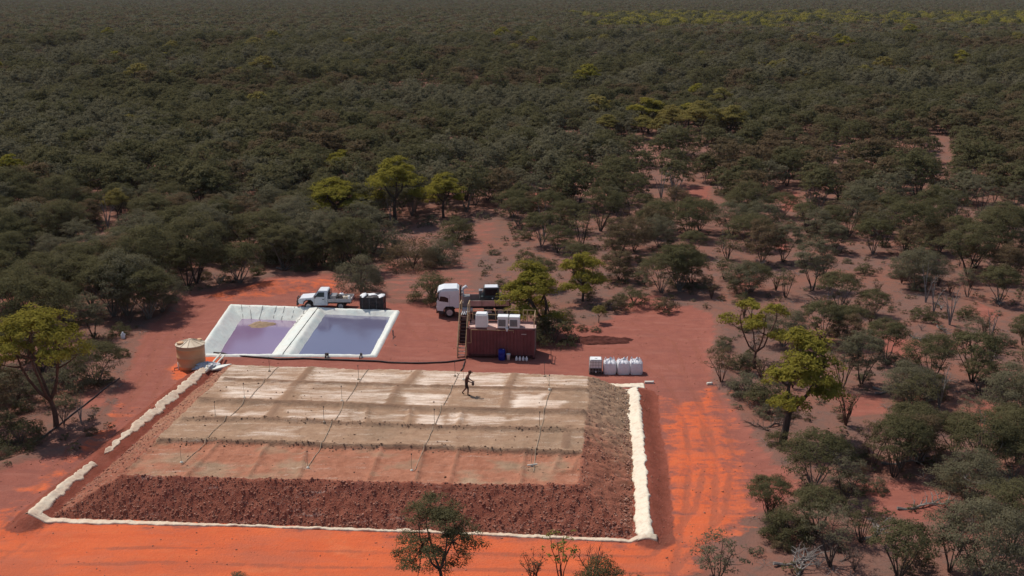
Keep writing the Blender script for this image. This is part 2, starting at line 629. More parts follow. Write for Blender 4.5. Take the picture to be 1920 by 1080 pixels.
# ------------------------------------------------------------------ layout of the place
PAD = gps([(-260, 1120), (-60, 905), (60, 862), (150, 850), (205, 815), (212, 765), (245, 690), (262, 640), (285, 608), (330, 588), (338, 560), (400, 547),
           (480, 530), (520, 517), (632, 516), (648, 548), (700, 566), (790, 574), (815, 566), (900, 560), (955, 585), (1000, 622), (1060, 606), (1110, 612), (1160, 590),
           (1235, 572), (1300, 574), (1338, 592), (1345, 625), (1325, 660), (1338, 722), (1372, 765), (1402, 805), (1440, 860), (1500, 905),
           (1470, 945), (1405, 970), (1372, 1000), (1310, 1030), (1290, 1120)])
GAP = gps([(690, 520), (735, 488), (800, 505), (860, 480), (882, 445), (886, 418), (935, 416), (930, 450), (905, 480), (890, 520), (910, 566), (700, 572)])
GAPS = [GAP] + [gps(q) for q in ([(1285, 350), (1335, 350), (1330, 400), (1290, 405)], [(1460, 355), (1500, 360), (1495, 400), (1465, 395)],
        [(1370, 510), (1425, 505), (1430, 540), (1385, 540)], [(1640, 628), (1735, 640), (1700, 672), (1650, 660)],
        [(1560, 738), (1655, 742), (1660, 775), (1580, 785)], [(1810, 745), (1860, 750), (1925, 795), (1925, 815), (1830, 800)],
        [(1600, 900), (1720, 900), (1790, 930), (1760, 985), (1640, 965)], [(985, 360), (1020, 360), (1015, 385), (985, 385)],
        [(1170, 560), (1240, 552), (1240, 585), (1160, 592)], [(160, 735), (205, 735), (200, 765), (150, 770)], [(0, 535), (60, 535), (60, 570), (0, 575)],
        [(1455, 445), (1480, 445), (1480, 470), (1455, 470)], [(1830, 565), (1880, 590), (1860, 605), (1830, 590)])]
TOE = gps([(95, 970), (1198, 1010), (1190, 735), (400, 700)])
HEAP_H = 2.1
CFL, CFR, CBR, CBL = [np.array(gp(*p, HEAP_H)) for p in ((235, 888), (1085, 905), (1105, 703), (430, 685))]
POND = gps([(366, 672), (705, 673), (748, 588), (432, 576)])            # front-left, front-right, back-right, back-left
DIV_F, DIV_B = np.array(gp(528, 672)), np.array(gp(592, 583))


def in_pond(x, y):
    return poly_sd(x, y, POND)


LEFT_BUND = gps([(48, 985), (180, 870), (290, 775), (350, 725), (385, 697)])
RIGHT_BUND = gps([(1216, 1012), (1212, 930), (1208, 860), (1198, 800), (1196, 740)])


GTRK = [gps(q) for q in ([(1285, 1120), (1312, 960), (1318, 860), (1302, 770), (1262, 705), (1180, 660)], [(-60, 1075), (60, 985), (180, 860), (258, 760), (300, 680), (318, 620)])]


def ground_h(x, y):
    x = np.asarray(x, float)
    y = np.asarray(y, float)
    pad = sstep(-1.5, 1.0, poly_sd(x, y, PAD) + 1.2 * fbm(x * 0.4, y * 0.4, 1, 3))
    z = 0.14 * fbm(x * 0.11, y * 0.11, 2, 4) * (1 - 0.65 * pad)
    z = z + 0.05 * fbm(x * 0.9, y * 0.9, 3, 3) * (1 - 0.5 * pad)
    # windrow of pushed soil along the pad's edge
    e = poly_sd(x, y, PAD)
    z = z + 0.32 * np.exp(-((e + 0.7) / 0.8) ** 2) * (0.5 + 0.9 * vnoise(x * 0.35, y * 0.35, 4)) * sstep(62, 66, y) * sstep(0.2, 0.55, vnoise(x * 0.16, y * 0.16, 6))
    for t_ in GTRK:
        d_ = line_d(x, y, t_)
        z = z - 0.05 * np.exp(-((d_ - 0.85) / 0.25) ** 2) + 0.03 * np.exp(-((d_ - 1.3) / 0.2) ** 2)
    # spoil heaps behind the ute
    sp = poly_sd(x, y, gps([(350, 560), (520, 522), (625, 522), (640, 545), (560, 552), (470, 560)]))
    z = z + 0.5 * sstep(-0.5, 2.5, sp) * (0.3 + vnoise(x * 0.5, y * 0.8, 5))
    # bunds either side of the heap
    for line, out in ((LEFT_BUND, -1), (RIGHT_BUND, 1)):
        d = line_d(x, y, line)
        z = z + 0.55 * np.clip(1 - d / 1.05, 0, 1) ** 0.8
    # the heap's own floor, and the dug ponds
    z = np.where(poly_sd(x, y, TOE) > 0.4, -0.05, z)
    p = in_pond(x, y)
    z = z + 0.18 * np.exp(-((p + 0.3) / 0.9) ** 2)
    z = np.where(p > 0.25, -3.2, z)
    return z


def axis(fine, mid, far):
    (a, b, s1), (c, d, s2), (e, f) = fine, mid, far
    xs = list(np.arange(a, b + 1e-6, s1))
    xs = list(np.arange(c, a - 1e-6, s2)) + xs + list(np.arange(b + s2, d + 1e-6, s2))
    step, v = s2, xs[-1]
    while v < f:
        step *= 1.22
        v += step
        xs.append(v)
    step, v = s2, xs[0]
    lo = []
    while v > e:
        step *= 1.3
        v -= step
        lo.append(v)
    return np.array(lo[::-1] + xs)


gx = axis((-36, 18, 0.3), (-75, 75, 0.75), (-6500, 6500))
gy = axis((48, 112, 0.3), (30, 170, 0.75), (-250, 7000))


def grid_mesh(name, X, Y, Z, mats, smooth=True):
    ny, nx = X.shape
    verts = np.stack([X, Y, Z], -1).reshape(-1, 3)
    i = np.arange(ny * nx).reshape(ny, nx)
    faces = np.stack([i[:-1, :-1], i[:-1, 1:], i[1:, 1:], i[1:, :-1]], -1).reshape(-1, 4)
    return arr_mesh(name, verts, faces, mats, smooth=smooth)


def set_col(me, layer, r, g, b, a=None):
    ca = me.color_attributes.new(layer, 'FLOAT_COLOR', 'POINT')
    d = np.ones((len(me.vertices), 4), np.float32)
    d[:, 0] = np.clip(r, 0, 1).ravel()
    d[:, 1] = np.clip(g, 0, 1).ravel()
    d[:, 2] = np.clip(b, 0, 1).ravel()
    if a is not None:
        d[:, 3] = np.clip(a, 0, 1).ravel()
    ca.data.foreach_set('color', d.ravel())


X, Y = np.meshgrid(gx, gy)
near = (np.abs(X) < 110) & (Y > 20) & (Y < 260)
Z = np.where(near, ground_h(X, Y), 0.0)
gm = grid_mesh('ground', X, Y, Z, [M['soil']])
cleared = np.where(near, sstep(-1.3, 1.3, poly_sd(X, Y, PAD)), 0)
gapm = np.zeros_like(X)
for i, g in enumerate(GAPS):
    gapm = np.maximum(gapm, np.where(near, sstep(-1.0, 1.0, poly_sd(X, Y, g)), 0) * (0.45 if i == 0 else 0.8))
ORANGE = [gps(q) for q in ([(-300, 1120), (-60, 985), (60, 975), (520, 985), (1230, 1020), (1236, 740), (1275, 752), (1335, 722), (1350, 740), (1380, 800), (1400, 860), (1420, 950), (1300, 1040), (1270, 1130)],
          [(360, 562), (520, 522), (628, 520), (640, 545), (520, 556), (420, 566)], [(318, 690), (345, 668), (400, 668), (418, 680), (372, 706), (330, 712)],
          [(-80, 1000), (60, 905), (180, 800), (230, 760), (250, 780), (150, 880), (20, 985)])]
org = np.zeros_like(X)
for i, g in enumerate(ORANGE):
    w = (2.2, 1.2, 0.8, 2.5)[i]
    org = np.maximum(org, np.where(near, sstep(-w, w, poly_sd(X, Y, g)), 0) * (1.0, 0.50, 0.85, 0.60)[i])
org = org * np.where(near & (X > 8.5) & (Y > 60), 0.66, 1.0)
bund = np.maximum(sstep(1.5, 0.7, line_d(X, Y, LEFT_BUND)), sstep(1.5, 0.9, line_d(X, Y, RIGHT_BUND + np.array([0.3, 0.0]))))
bund = np.where(near, bund, 0)
TRACKS = [gps(q) for q in ([(1285, 1120), (1312, 960), (1318, 860), (1302, 770), (1262, 705), (1180, 660), (1040, 655), (800, 632), (770, 590), (660, 588)],
          [(-60, 1075), (60, 985), (180, 860), (258, 760), (300, 680), (318, 620), (370, 578), (480, 552), (640, 556), (800, 600)],
          [(-60, 1050), (300, 1040), (700, 1050), (1240, 1060), (1330, 960), (1350, 850), (1330, 760), (1280, 640), (1200, 605)], [(20, 1000), (150, 850), (235, 745), (285, 650), (340, 570)])]
trk = np.zeros_like(X)
for t_ in TRACKS:
    d_ = line_d(X, Y, t_)
    trk = np.maximum(trk, np.where(near, np.exp(-((d_ - 0.85) / 0.22) ** 2), 0) * (0.45 + 0.9 * vnoise(X * .25, Y * .25, 3)))
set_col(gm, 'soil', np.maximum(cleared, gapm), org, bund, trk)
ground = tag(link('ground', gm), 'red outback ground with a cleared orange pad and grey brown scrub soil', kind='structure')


# ------------------------------------------------------------------ ore heap
def seg(pts):
    return gps(pts, HEAP_H)


ROW_RIDGES = [(seg([(422, 712), (600, 719), (760, 724), (940, 729), (1098, 732)]), 0.20, 0.17),
              (seg([(375, 752), (520, 757), (660, 762), (800, 768), (900, 771), (1096, 775)]), 0.32, 0.30),
              (seg([(340, 787), (500, 787), (620, 794), (820, 803), (1092, 808)]), 0.24, 0.24)]
STEP_LINE = seg([(255, 824), (380, 826), (490, 828), (640, 836), (760, 836), (900, 843), (1090, 849)])
COL_RIDGES = [(seg(q), 0.10, 0.36) for q in ([(585, 688), (558, 719)], [(785, 696), (760, 724)], [(966, 700), (952, 729)],
              [(553, 720), (528, 756)], [(745, 726), (728, 764)], [(952, 731), (944, 770)], [(522, 758), (500, 788)], [(1065, 800), (1060, 840)])]
THIN = [(seg(q), 0.13, 0.15) for q in ([(410, 828), (350, 885)], [(500, 830), (468, 888)], [(575, 836), (560, 890)], [(715, 838), (690, 895)],
        [(795, 838), (780, 898)], [(860, 842), (842, 900)], [(985, 846), (975, 905)], [(1050, 850), (1036, 880)], [(1085, 852), (1072, 880)], [(1036, 880), (1072, 880)],
        [(690, 765), (686, 800)], [(770, 768), (764, 803)], [(865, 772), (858, 804)])]
TOE_EDGE = [(TOE[0], TOE[1], CFL, CFR), (TOE[1], TOE[2], CFR, CBR), (TOE[2], TOE[3], CBR, CBL), (TOE[3], TOE[0], CBL, CFL)]


def edge_in(x, y, a, b):
    ex, ey = b - a
    L = math.hypot(ex, ey)
    return (ex * (y - a[1]) - ey * (x - a[0])) / L


def heap_base(x, y):
    """height and which face of the heap a point is on (0 front, 1 right, 2 back, 3 left, 4 top)"""
    x = np.asarray(x, float)
    y = np.asarray(y, float)
    rel = []
    wob = 0.35 * fbm(x * 0.35, y * 0.35, 3, 3)
    for a, b, c, d in TOE_EDGE:
        w = (edge_in(c[0], c[1], a, b) + edge_in(d[0], d[1], a, b)) / 2
        # the run varies along the edge
        t = np.clip(((x - a[0]) * (b - a)[0] + (y - a[1]) * (b - a)[1]) / ((b - a) @ (b - a)), 0, 1)
        wl = edge_in(c[0], c[1], a, b) * (1 - t) + edge_in(d[0], d[1], a, b) * t
        rel.append((edge_in(x, y, a, b) + wob * 0.6) / np.maximum(wl, 1.2))
    rel = np.stack(rel)
    m = rel.min(0)
    face = np.where(m >= 1.0, 4, rel.argmin(0))
    h = HEAP_H * np.clip(m, -0.2, 1.0)
    return h, face, m


def heap_top(x, y):
    h, face, m = heap_base(x, y)
    top = sstep(0.93, 1.06, m)
    bump = np.zeros_like(h)
    jit = 0.12 * fbm(np.asarray(x) * 0.8, np.asarray(y) * 0.8, 6, 3)
    for line, hh, w in ROW_RIDGES:
        bump = np.maximum(bump, hh * np.exp(-((line_d(x, y, line) + jit) / w) ** 2))
    for line, hh, w in COL_RIDGES + THIN:
        bump = np.maximum(bump, hh * np.exp(-((line_d(x, y, line) + jit) / w) ** 2))
    # the front row of cells lies a hand lower than the rest
    sx, sy = STEP_LINE[:, 0], STEP_LINE[:, 1]
    order = np.argsort(sx)
    ys = np.interp(x, sx[order], sy[order])
    low = sstep(0.12, -0.12, np.asarray(y) - ys + jit)
    lip = 0.12 * np.exp(-((np.asarray(y) - ys - 0.1 + jit) / 0.22) ** 2)
    return h + top * (bump + lip - 0.20 * low), face, m, low, top


hx = np.arange(TOE[:, 0].min() - 0.9, TOE[:, 0].max() + 0.9, 0.115)
hy = np.arange(TOE[:, 1].min() - 0.9, TOE[:, 1].max() + 0.9, 0.115)
HX, HY = np.meshgrid(hx, hy)
HZ, face, mrel, low, top = heap_top(HX, HY)
slope = (face != 4)
rough = fbm(HX * 1.7, HY * 1.7, 1, 4, 0.65)
gul = fbm(HX * 0.9 + HY * 0.9, HX * 2.4 - HY * 2.4, 2, 3)               # rills down the right face
fine3 = fbm(HX * 4.3, HY * 4.3, 3, 2, 0.7)
amp = np.where(face == 0, 0.085, np.where(face == 4, 0.035, 0.11))
rub = sstep(0.6, 0.1, np.minimum(line_d(HX, HY, ROW_RIDGES[2][0]), line_d(HX, HY, STEP_LINE)))
HZ = HZ + rough * (amp + 0.06 * rub) + np.where(face == 1, 0.13 * gul, 0) + fine3 * np.where(face == 0, 0.11, np.where(face == 1, 0.07, np.where(face == 4, 0.012 + 0.03 * low, 0.06)))
HZ = HZ + 0.022 * fbm(HX * 7, HY * 7, 4, 2)
SALT = [((440, 700), (560, 703), (550, 718), (445, 713), .55), ((465, 708), (556, 710), (550, 719), (455, 716), .75), ((590, 696), (770, 698), (755, 722), (575, 718), .72),
        ((795, 698), (955, 702), (945, 727), (775, 722), .85), ((985, 702), (1090, 706), (1090, 722), (975, 722), .62),
        ((430, 724), (540, 727), (525, 752), (405, 748), .85), ((568, 727), (740, 733), (722, 758), (550, 752), .60), ((565, 727), (600, 729), (580, 745), (560, 745), .5),
        ((765, 738), (838, 742), (832, 764), (758, 760), .90), ((965, 738), (1020, 738), (1015, 768), (960, 765), 1.2), ((1015, 748), (1060, 752), (1050, 769), (1012, 768), 1.0),
        ((400, 766), (450, 768), (440, 782), (385, 778), .85), ((460, 768), (515, 770), (505, 785), (450, 783), .85), ((535, 768), (655, 772), (650, 790), (525, 786), .68),
        ((600, 778), (650, 780), (645, 792), (590, 790), .5), ((660, 770), (690, 772), (688, 790), (655, 790), .55), ((700, 775), (760, 778), (755, 792), (696, 790), .5),
        ((785, 776), (835, 778), (830, 797), (778, 795), 1.0), ((845, 776), (864, 777), (860, 797), (838, 796), .95), ((880, 778), (950, 780), (945, 798), (876, 796), .78),
        ((960, 778), (1015, 780), (1015, 788), (955, 788), .75), ((485, 800), (570, 802), (555, 822), (450, 818), .38), ((590, 808), (700, 812), (690, 820), (585, 818), .40)]
salt = np.zeros_like(HX)
for q in SALT:
    salt = np.maximum(salt, q[4] * 0.85 * sstep(-0.40, 0.45, poly_sd(HX, HY, seg(q[:4])) + 0.55 * fbm(HX * 0.8, HY * 1.3, 5, 4)))
salt = np.maximum(salt, 0.34 * (1 - low) * sstep(74.0, 77.5, HY) + 0.10 * (1 - low))
salt = salt * (face == 4)
redm = np.where(face == 4, low * (0.25 + 0.95 * fbm(HX * .45, HY * .7, 7, 4) + 0.45), np.where(face == 0, 0.8, np.where(face == 1, 0.10 + 0.65 * sstep(78, 62, HY + 1.5 * fbm(HX * .5, HY * .5, 3, 3)), 0.5)))
redm = np.where(face == 4, np.maximum(redm, 0.55 * sstep(0.4, -0.2, poly_sd(HX, HY, TOE) - 3.2) * 0), redm)
marm = np.where(face == 0, 0.95, np.where(face == 1, 0.12 + 0.50 * sstep(75, 59, HY), np.where(face == 3, 0.42 + 0.2 * sstep(74, 62, HY), 0.3)))
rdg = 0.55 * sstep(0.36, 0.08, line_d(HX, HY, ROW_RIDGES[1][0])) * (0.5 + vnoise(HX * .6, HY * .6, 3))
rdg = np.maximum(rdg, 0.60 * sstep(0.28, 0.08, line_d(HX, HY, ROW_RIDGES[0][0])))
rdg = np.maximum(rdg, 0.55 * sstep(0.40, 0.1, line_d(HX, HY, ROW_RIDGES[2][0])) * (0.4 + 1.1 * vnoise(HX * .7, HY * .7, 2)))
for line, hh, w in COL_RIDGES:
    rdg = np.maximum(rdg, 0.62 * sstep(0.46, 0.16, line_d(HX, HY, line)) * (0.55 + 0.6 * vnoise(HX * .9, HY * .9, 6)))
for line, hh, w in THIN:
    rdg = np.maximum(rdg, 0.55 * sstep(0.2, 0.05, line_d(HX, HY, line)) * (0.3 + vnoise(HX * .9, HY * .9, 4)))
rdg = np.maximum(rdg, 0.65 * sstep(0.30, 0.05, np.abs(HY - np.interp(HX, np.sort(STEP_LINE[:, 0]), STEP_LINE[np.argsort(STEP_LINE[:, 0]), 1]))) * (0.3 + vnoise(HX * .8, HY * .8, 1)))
marm = np.where(face == 4, 0, marm)
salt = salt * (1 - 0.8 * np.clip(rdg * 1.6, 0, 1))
hm = grid_mesh('ore_heap', HX, HY, HZ, [M['heap']])
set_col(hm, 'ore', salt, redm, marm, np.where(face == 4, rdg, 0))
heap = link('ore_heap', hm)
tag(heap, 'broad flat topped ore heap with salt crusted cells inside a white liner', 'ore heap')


def hz(x, y):
    return float(heap_top(np.array([x]), np.array([y]))[0][0])


# loose stones on the heap, joined
ico_v = []
gphi = (1 + 5 ** 0.5) / 2
for a, b in ((1, gphi), (-1, gphi), (1, -gphi), (-1, -gphi)):
    ico_v += [(0, a, b), (a, b, 0), (b, 0, a)]
ico_v = np.array(ico_v) / math.hypot(1, gphi)
ico_f = []
for i in range(12):
    for j in range(i + 1, 12):
        for k in range(j + 1, 12):
            if max(np.linalg.norm(ico_v[i] - ico_v[j]), np.linalg.norm(ico_v[j] - ico_v[k]), np.linalg.norm(ico_v[i] - ico_v[k])) < 1.1:
                n = np.cross(ico_v[j] - ico_v[i], ico_v[k] - ico_v[i])
                ico_f.append((i, j, k) if n @ ico_v[i] > 0 else (i, k, j))
ico_f = np.array(ico_f)


def stones(name, px, py, pz, size, tones, label, parent=None):
    n = len(px)
    jit = 1 + 0.35 * (NR.random((n, 12, 1)) - 0.5) * 2
    sc = np.stack([size * NR.uniform(.8, 1.3, n), size * NR.uniform(.8, 1.3, n), size * NR.uniform(.5, .95, n)], -1)
    v = ico_v[None] * jit * sc[:, None, :]
    a = NR.uniform(0, 6.28, n)
    ca, sa = np.cos(a)[:, None], np.sin(a)[:, None]
    x = v[..., 0] * ca - v[..., 1] * sa
    y = v[..., 0] * sa + v[..., 1] * ca
    v = np.stack([x + px[:, None], y + py[:, None], v[..., 2] + pz[:, None]], -1)
    f = (ico_f[None] + 12 * np.arange(n)[:, None, None]).reshape(-1, 3)
    me = arr_mesh(name, v.reshape(-1, 3), f, [M['stone']])
    t = np.repeat(tones, 12, 0)
    set_col(me, 'tone', t[:, 0], t[:, 1], t[:, 2])
    o = link(name, me, parent)
    o['kind'] = 'stuff'
    if label and not parent:
        o['label'] = label
    return o


n = 84000
sxp = NR.uniform(hx[0], hx[-1], n)
syp = NR.uniform(hy[0], hy[-1], n)
sh, sf, smr, slow, stp = heap_top(sxp, syp)
rubble_near = np.minimum(line_d(sxp, syp, ROW_RIDGES[2][0]), line_d(sxp, syp, STEP_LINE))
p = np.where(sf == 0, 0.95, np.where(sf == 1, 0.30, np.where(sf == 3, 0.3, 0.008)))
p = np.where((sf == 4) & (rubble_near < 0.4), 0.30, p)
p = np.where((smr < 0.25) & (sf < 2), 1.0, p)
keep = (NR.random(n) < p) & (smr > -0.02)
sxp, syp, sh, sf, smr = sxp[keep], syp[keep], sh[keep], sf[keep], smr[keep]
size = 0.024 + 0.050 * NR.random(len(sxp)) ** 3.0
size = np.where(smr < 0.3, size * 1.25, size)
tone_dark = np.array([0.22, 0.085, 0.058])
tone_lite = np.array([0.42, 0.215, 0.150])
k = NR.random(len(sxp))[:, None] ** 1.5
tones = tone_dark * (1 - k) + tone_lite * k
tones = np.where((sf == 1)[:, None], tones * (np.array([1.15, 1.25, 1.25]) + sstep(66, 78, syp)[:, None] * np.array([0.0, .45, .5])), tones)
tones = np.where((sf == 4)[:, None], np.array([0.24, 0.145, 0.095]) * (0.6 + k * .8), tones)
rn = fbm(sxp * 1.7, syp * 1.7, 1, 4, 0.65)
st = stones('rubble', sxp, syp, sh + rn * np.where(sf == 0, .085, .11) + fbm(sxp * 4.3, syp * 4.3, 3, 2, 0.7) * np.where(sf == 0, .11, .06) + size * 0.05, size, tones, None, heap)


# ------------------------------------------------------------------ heap liner
def liner_strip(name, path, widths, label, lift=0.035, wav=0.3, seed=0, mat='liner_dirty', cat='liner'):
    path = np.asarray(path, float)
    d = np.r_[0, np.cumsum(np.hypot(*np.diff(path, axis=0).T))]
    n = int(d[-1] / 0.10)
    t = np.linspace(0, d[-1], n)
    px = np.interp(t, d, path[:, 0])
    py = np.interp(t, d, path[:, 1])
    tx, ty = np.gradient(px), np.gradient(py)
    L = np.hypot(tx, ty)
    nx_, ny_ = -ty / L, tx / L
    w = np.interp(t, np.linspace(0, d[-1], len(widths)), widths)
    c = np.linspace(-0.5, 0.5, 13)
    el = wav * fbm(t * 1.3 + seed * 31, t * 0 + seed, 2, 5, .7)
    er = wav * fbm(t * 1.5 + seed * 57, t * 0 + 3 + seed, 3, 5, .7)
    off = c[None, :] * w[:, None] + np.where(c[None, :] < 0, -2 * c[None, :] * el[:, None], 2 * c[None, :] * er[:, None])
    LX = px[:, None] + nx_[:, None] * off
    LY = py[:, None] + ny_[:, None] * off
    hb = np.maximum(ground_h(LX, LY), 0)
    hp = heap_base(LX, LY)[0]
    fold = 0.06 * fbm(t[:, None] * 1.6 + seed, off * 2.2, 4, 3) + 0.04 * np.abs(fbm(t[:, None] * 5.1, off * 0.6 + seed, 5, 2))
    fold = fold + 0.045 * np.abs(fbm(t[:, None] * 2.6 + 3 * seed, off * 3.5 + t[:, None] * 1.1, 1, 3)) - 0.03 * np.abs(fbm(t[:, None] * 1.3, off * 1.2 + seed, 6, 3))
    LZ = np.maximum(hb, np.minimum(hp, 0.25)) + lift + fold
    LZ[:, 0] -= lift + 0.04
    LZ[:, -1] -= lift + 0.04
    me = grid_mesh(name, LX, LY, LZ, [M[mat]])
    o = link(name, me)
    so = o.modifiers.new('thickness', 'SOLIDIFY')
    so.thickness = 0.015
    return tag(o, label, cat)


def off_path(pts, dx, dy=0):
    return [(x + dx, y + dy) for x, y in pts]


liner_strip('liner_sheet', gps([(62, 978), (120, 925), (178, 880)]), [.8, .7, .4], 'crumpled white liner sheet over the bund at the near corner by the road', seed=1, wav=0.35)
liner_strip('liner_sheet', gps([(196, 862), (262, 805), (330, 748), (372, 712), (394, 696)]), [.25, .5, .58, .66, .75], 'long pale liner strip between road and heap, ending at the tan tank', seed=2, wav=0.32)
liner_strip('liner_sheet', gps([(1209, 1020), (1203, 950), (1199, 880), (1195, 830), (1187, 780), (1178, 733)]), [1.05, .92, .85, .92, 1.15, 1.5], 'wavy edged white liner strip between the steep rubbly heap side and the orange track', seed=3, wav=0.26, mat='liner_cream')
liner_strip('liner_sheet', gps([(1140, 723), (1208, 724)]), [.7, 1.1], 'short white liner strip behind the heap near the bulk bags', seed=4, wav=0.15, mat='liner_cream')
liner_strip('liner_sheet', gps([(58, 976), (400, 985), (800, 998), (1232, 1018)]), [.6, .20, .22, .36], 'narrow cream liner edge along the front of the heap on orange earth', seed=5, wav=0.10, lift=0.05)


# ------------------------------------------------------------------ ponds
def lerp2(a, b, t):
    return a + (b - a) * t


def quad_pt(s, t):
    return lerp2(lerp2(POND[0], POND[1], s), lerp2(POND[3], POND[2], s), t)


us = np.linspace(-0.012, 1.012, 130)
ts = np.linspace(-0.012, 1.012, 110)
US, TS = np.meshgrid(us, ts)
PX = (1 - TS) * ((1 - US) * POND[0, 0] + US * POND[1, 0]) + TS * ((1 - US) * POND[3, 0] + US * POND[2, 0])
PY = (1 - TS) * ((1 - US) * POND[0, 1] + US * POND[1, 1]) + TS * ((1 - US) * POND[3, 1] + US * POND[2, 1])
PX += 0.08 * fbm(PX * .7, PY * .7, 1, 3)
PY += 0.08 * fbm(PX * .7, PY * .7, 2, 3)
DV = (DIV_B - DIV_F)
DN = np.array([DV[1], -DV[0]]) / np.hypot(*DV)                 # points to the larger pond
dd = (PX - DIV_F[0]) * DN[0] + (PY - DIV_F[1]) * DN[1]
rim = poly_sd(PX, PY, POND)
DIVW = 0.55
depth_l = np.minimum(rim - 0.22, -dd - DIVW)
depth_r = np.minimum(rim - 0.22, dd - DIVW)
depth = np.maximum(depth_l, depth_r) + 0.07 * fbm(PX * 0.8, PY * 0.8, 5, 3)
PZ = 0.34 - np.clip(depth, 0, 4.2) * 0.95
PZ = np.maximum(PZ, -2.3)
PZ += 0.035 * fbm(PX * 2.2, PY * 2.2, 3, 3) + 0.05 * np.exp(-(dd / 0.35) ** 2)
edge = (rim < 0.0)
PZ = np.where(edge, PZ - np.clip(-rim, 0, 0.4) * 1.9, PZ)
pl = grid_mesh('pond_liner', PX, PY, PZ, [M['liner']])
pond = tag(link('pond_liner', pl), 'white plastic liner of two side by side ponds sunk behind the heap', 'pond liner')
pond_grid = (PX, PY, PZ)


def pz(x, y):
    i = np.argmin((PX - x) ** 2 + (PY - y) ** 2)
    return float(PZ.ravel()[i])


def water(name, poly, z, mat, label):
    n = len(poly)
    me = bpy.data.meshes.new(name)
    me.from_pydata([(p[0], p[1], z) for p in poly], [], [tuple(range(n))])
    me.materials.append(M[mat])
    return tag(link(name, me), label, kind='structure')


WL, WR = -0.70, -0.14


def shrink(side):
    a = DIV_F + DN * (0.1 if side > 0 else -0.1)
    b = DIV_B + DN * (0.1 if side > 0 else -0.1)
    if side < 0:
        return [POND[0] + (POND[2] - POND[0]) * 0.03, a, b, POND[3] + (POND[1] - POND[3]) * 0.03]
    return [a, POND[1] + (POND[3] - POND[1]) * 0.03, POND[2] + (POND[0] - POND[2]) * 0.03, b]


water('pond_water', shrink(-1), WL, 'water_violet', 'low violet brown water in the smaller lined pond by the tank')
water('pond_water', shrink(1), WR, 'water_blue', 'still blue grey water filling the wider lined pond')

# seams and ballast ropes on the liner
mb = MB()
for o_, nm in ((-0.05, 0), (0.42, 1)):
    pass


def rope_on_liner(a, b, rad=0.028, n=26, lift=0.02):
    pts = []
    for i in range(n):
        t = i / (n - 1)
        x, y = a[0] + (b[0] - a[0]) * t, a[1] + (b[1] - a[1]) * t
        pts.append((x, y, pz(x, y) + lift))
    return MB().tube(pts, rad, 5)


part('seam_rope', rope_on_liner(DIV_F + DN * 0.12, DIV_B + DN * 0.25), 'black_poly', pond)
for s in (0.05, 0.10, 0.18, 0.26, 0.31, 0.37, 0.43):
    a = quad_pt(s + 0.02, 0.985)
    b = quad_pt(s + 0.02 - (0.03 if s > 0.15 else -0.05), 0.80)
    part('ballast_rope', rope_on_liner(a, b, 0.016, 14), 'steel_dark', pond)
part('seam_rope', rope_on_liner(DIV_F - DN * 0.55 + DV * 0.99, DIV_F - DN * 1.3 + DV * 0.72, 0.02, 14), 'black_poly', pond)


# silt fan washed in at the back of the smaller pond
sx0, sy0 = gp(487, 611, WL)
su, sv_ = np.meshgrid(np.linspace(-1, 1, 24), np.linspace(-1, 1, 16))
sr = np.sqrt(su ** 2 + sv_ ** 2) + .25 * fbm(su * 2, sv_ * 2 + 3, 1, 3)
sm = grid_mesh('silt_fan', sx0 + su * 1.3 + sv_ * .3, sy0 + sv_ * .9, WL - .06 + .22 * np.clip(1 - sr, 0, 1) + .25 * np.clip(sv_, 0, 1) * (sr < .95), [M['silt']])
link('silt_fan', sm, pond)


# ------------------------------------------------------------------ water tank and pipework at the pond corner
tx, ty = gp(360, 689)
tank = thing('water_tank', 'round tan polythene tank with cream ribbed cone roof at the pond corner', 'water tank', (tx, ty, 0.0))
TR, THh = 1.12, 2.05
mb = MB().lathe([(TR * 1.0, -0.05), (TR * 1.0, 0.3), (TR * 1.012, 0.32), (TR * 1.012, 0.37), (TR, 0.39), (TR, 1.0), (TR * 1.012, 1.02), (TR * 1.012, 1.07), (TR, 1.09),
                 (TR, 1.7), (TR * 1.012, 1.72), (TR * 1.012, 1.77), (TR, 1.79), (TR, THh)], sides=40)
part('tank_wall', mb, 'tan_tank', tank, True)
mb = MB().lathe([(TR + 0.06, THh - 0.05), (TR + 0.07, THh + 0.02), (TR * 0.55, THh + 0.20), (0.16, THh + 0.36), (0.13, THh + 0.40), (0.0, THh + 0.41)], sides=40)
roof = part('tank_roof', mb, 'tan_roof', tank)
for k in range(12):
    a = k * math.tau / 12 + 0.1
    part('roof_rib', MB().tube([(0.2 * math.cos(a), 0.2 * math.sin(a), THh + 0.36), (TR * 0.55 * math.cos(a), TR * 0.55 * math.sin(a), THh + 0.22), (1.16 * math.cos(a), 1.16 * math.sin(a), THh + 0.035)], 0.028, 5), 'tan_roof', roof)
part('hatch', MB().lathe([(0.27, THh + 0.10), (0.27, THh + 0.24), (0.22, THh + 0.27), (0, THh + 0.28)], (-0.66, -0.42, 0), 18), 'tan_tank', roof)
part('hatch', MB().lathe([(0.2, THh + 0.10), (0.2, THh + 0.22), (0.15, THh + 0.25), (0, THh + 0.26)], (0.62, 0.55, 0), 18), 'tan_tank', roof)
part('outlet_valve', MB().tube([(-0.95, -0.62, 0.2), (-1.2, -0.78, 0.2), (-1.2, -0.78, 0.02)], 0.05, 8), 'steel_dark', tank)
bx_, by_ = gp(339, 693)
bk = thing('white_bucket', 'small white drum standing on orange soil beside the tan tank', 'drum', (bx_, by_, 0))
part('drum_body', MB().lathe([(0.2, 0), (0.23, 0.1), (0.21, 0.5), (0.2, 0.55)], sides=18), 'white_plastic', bk, True)
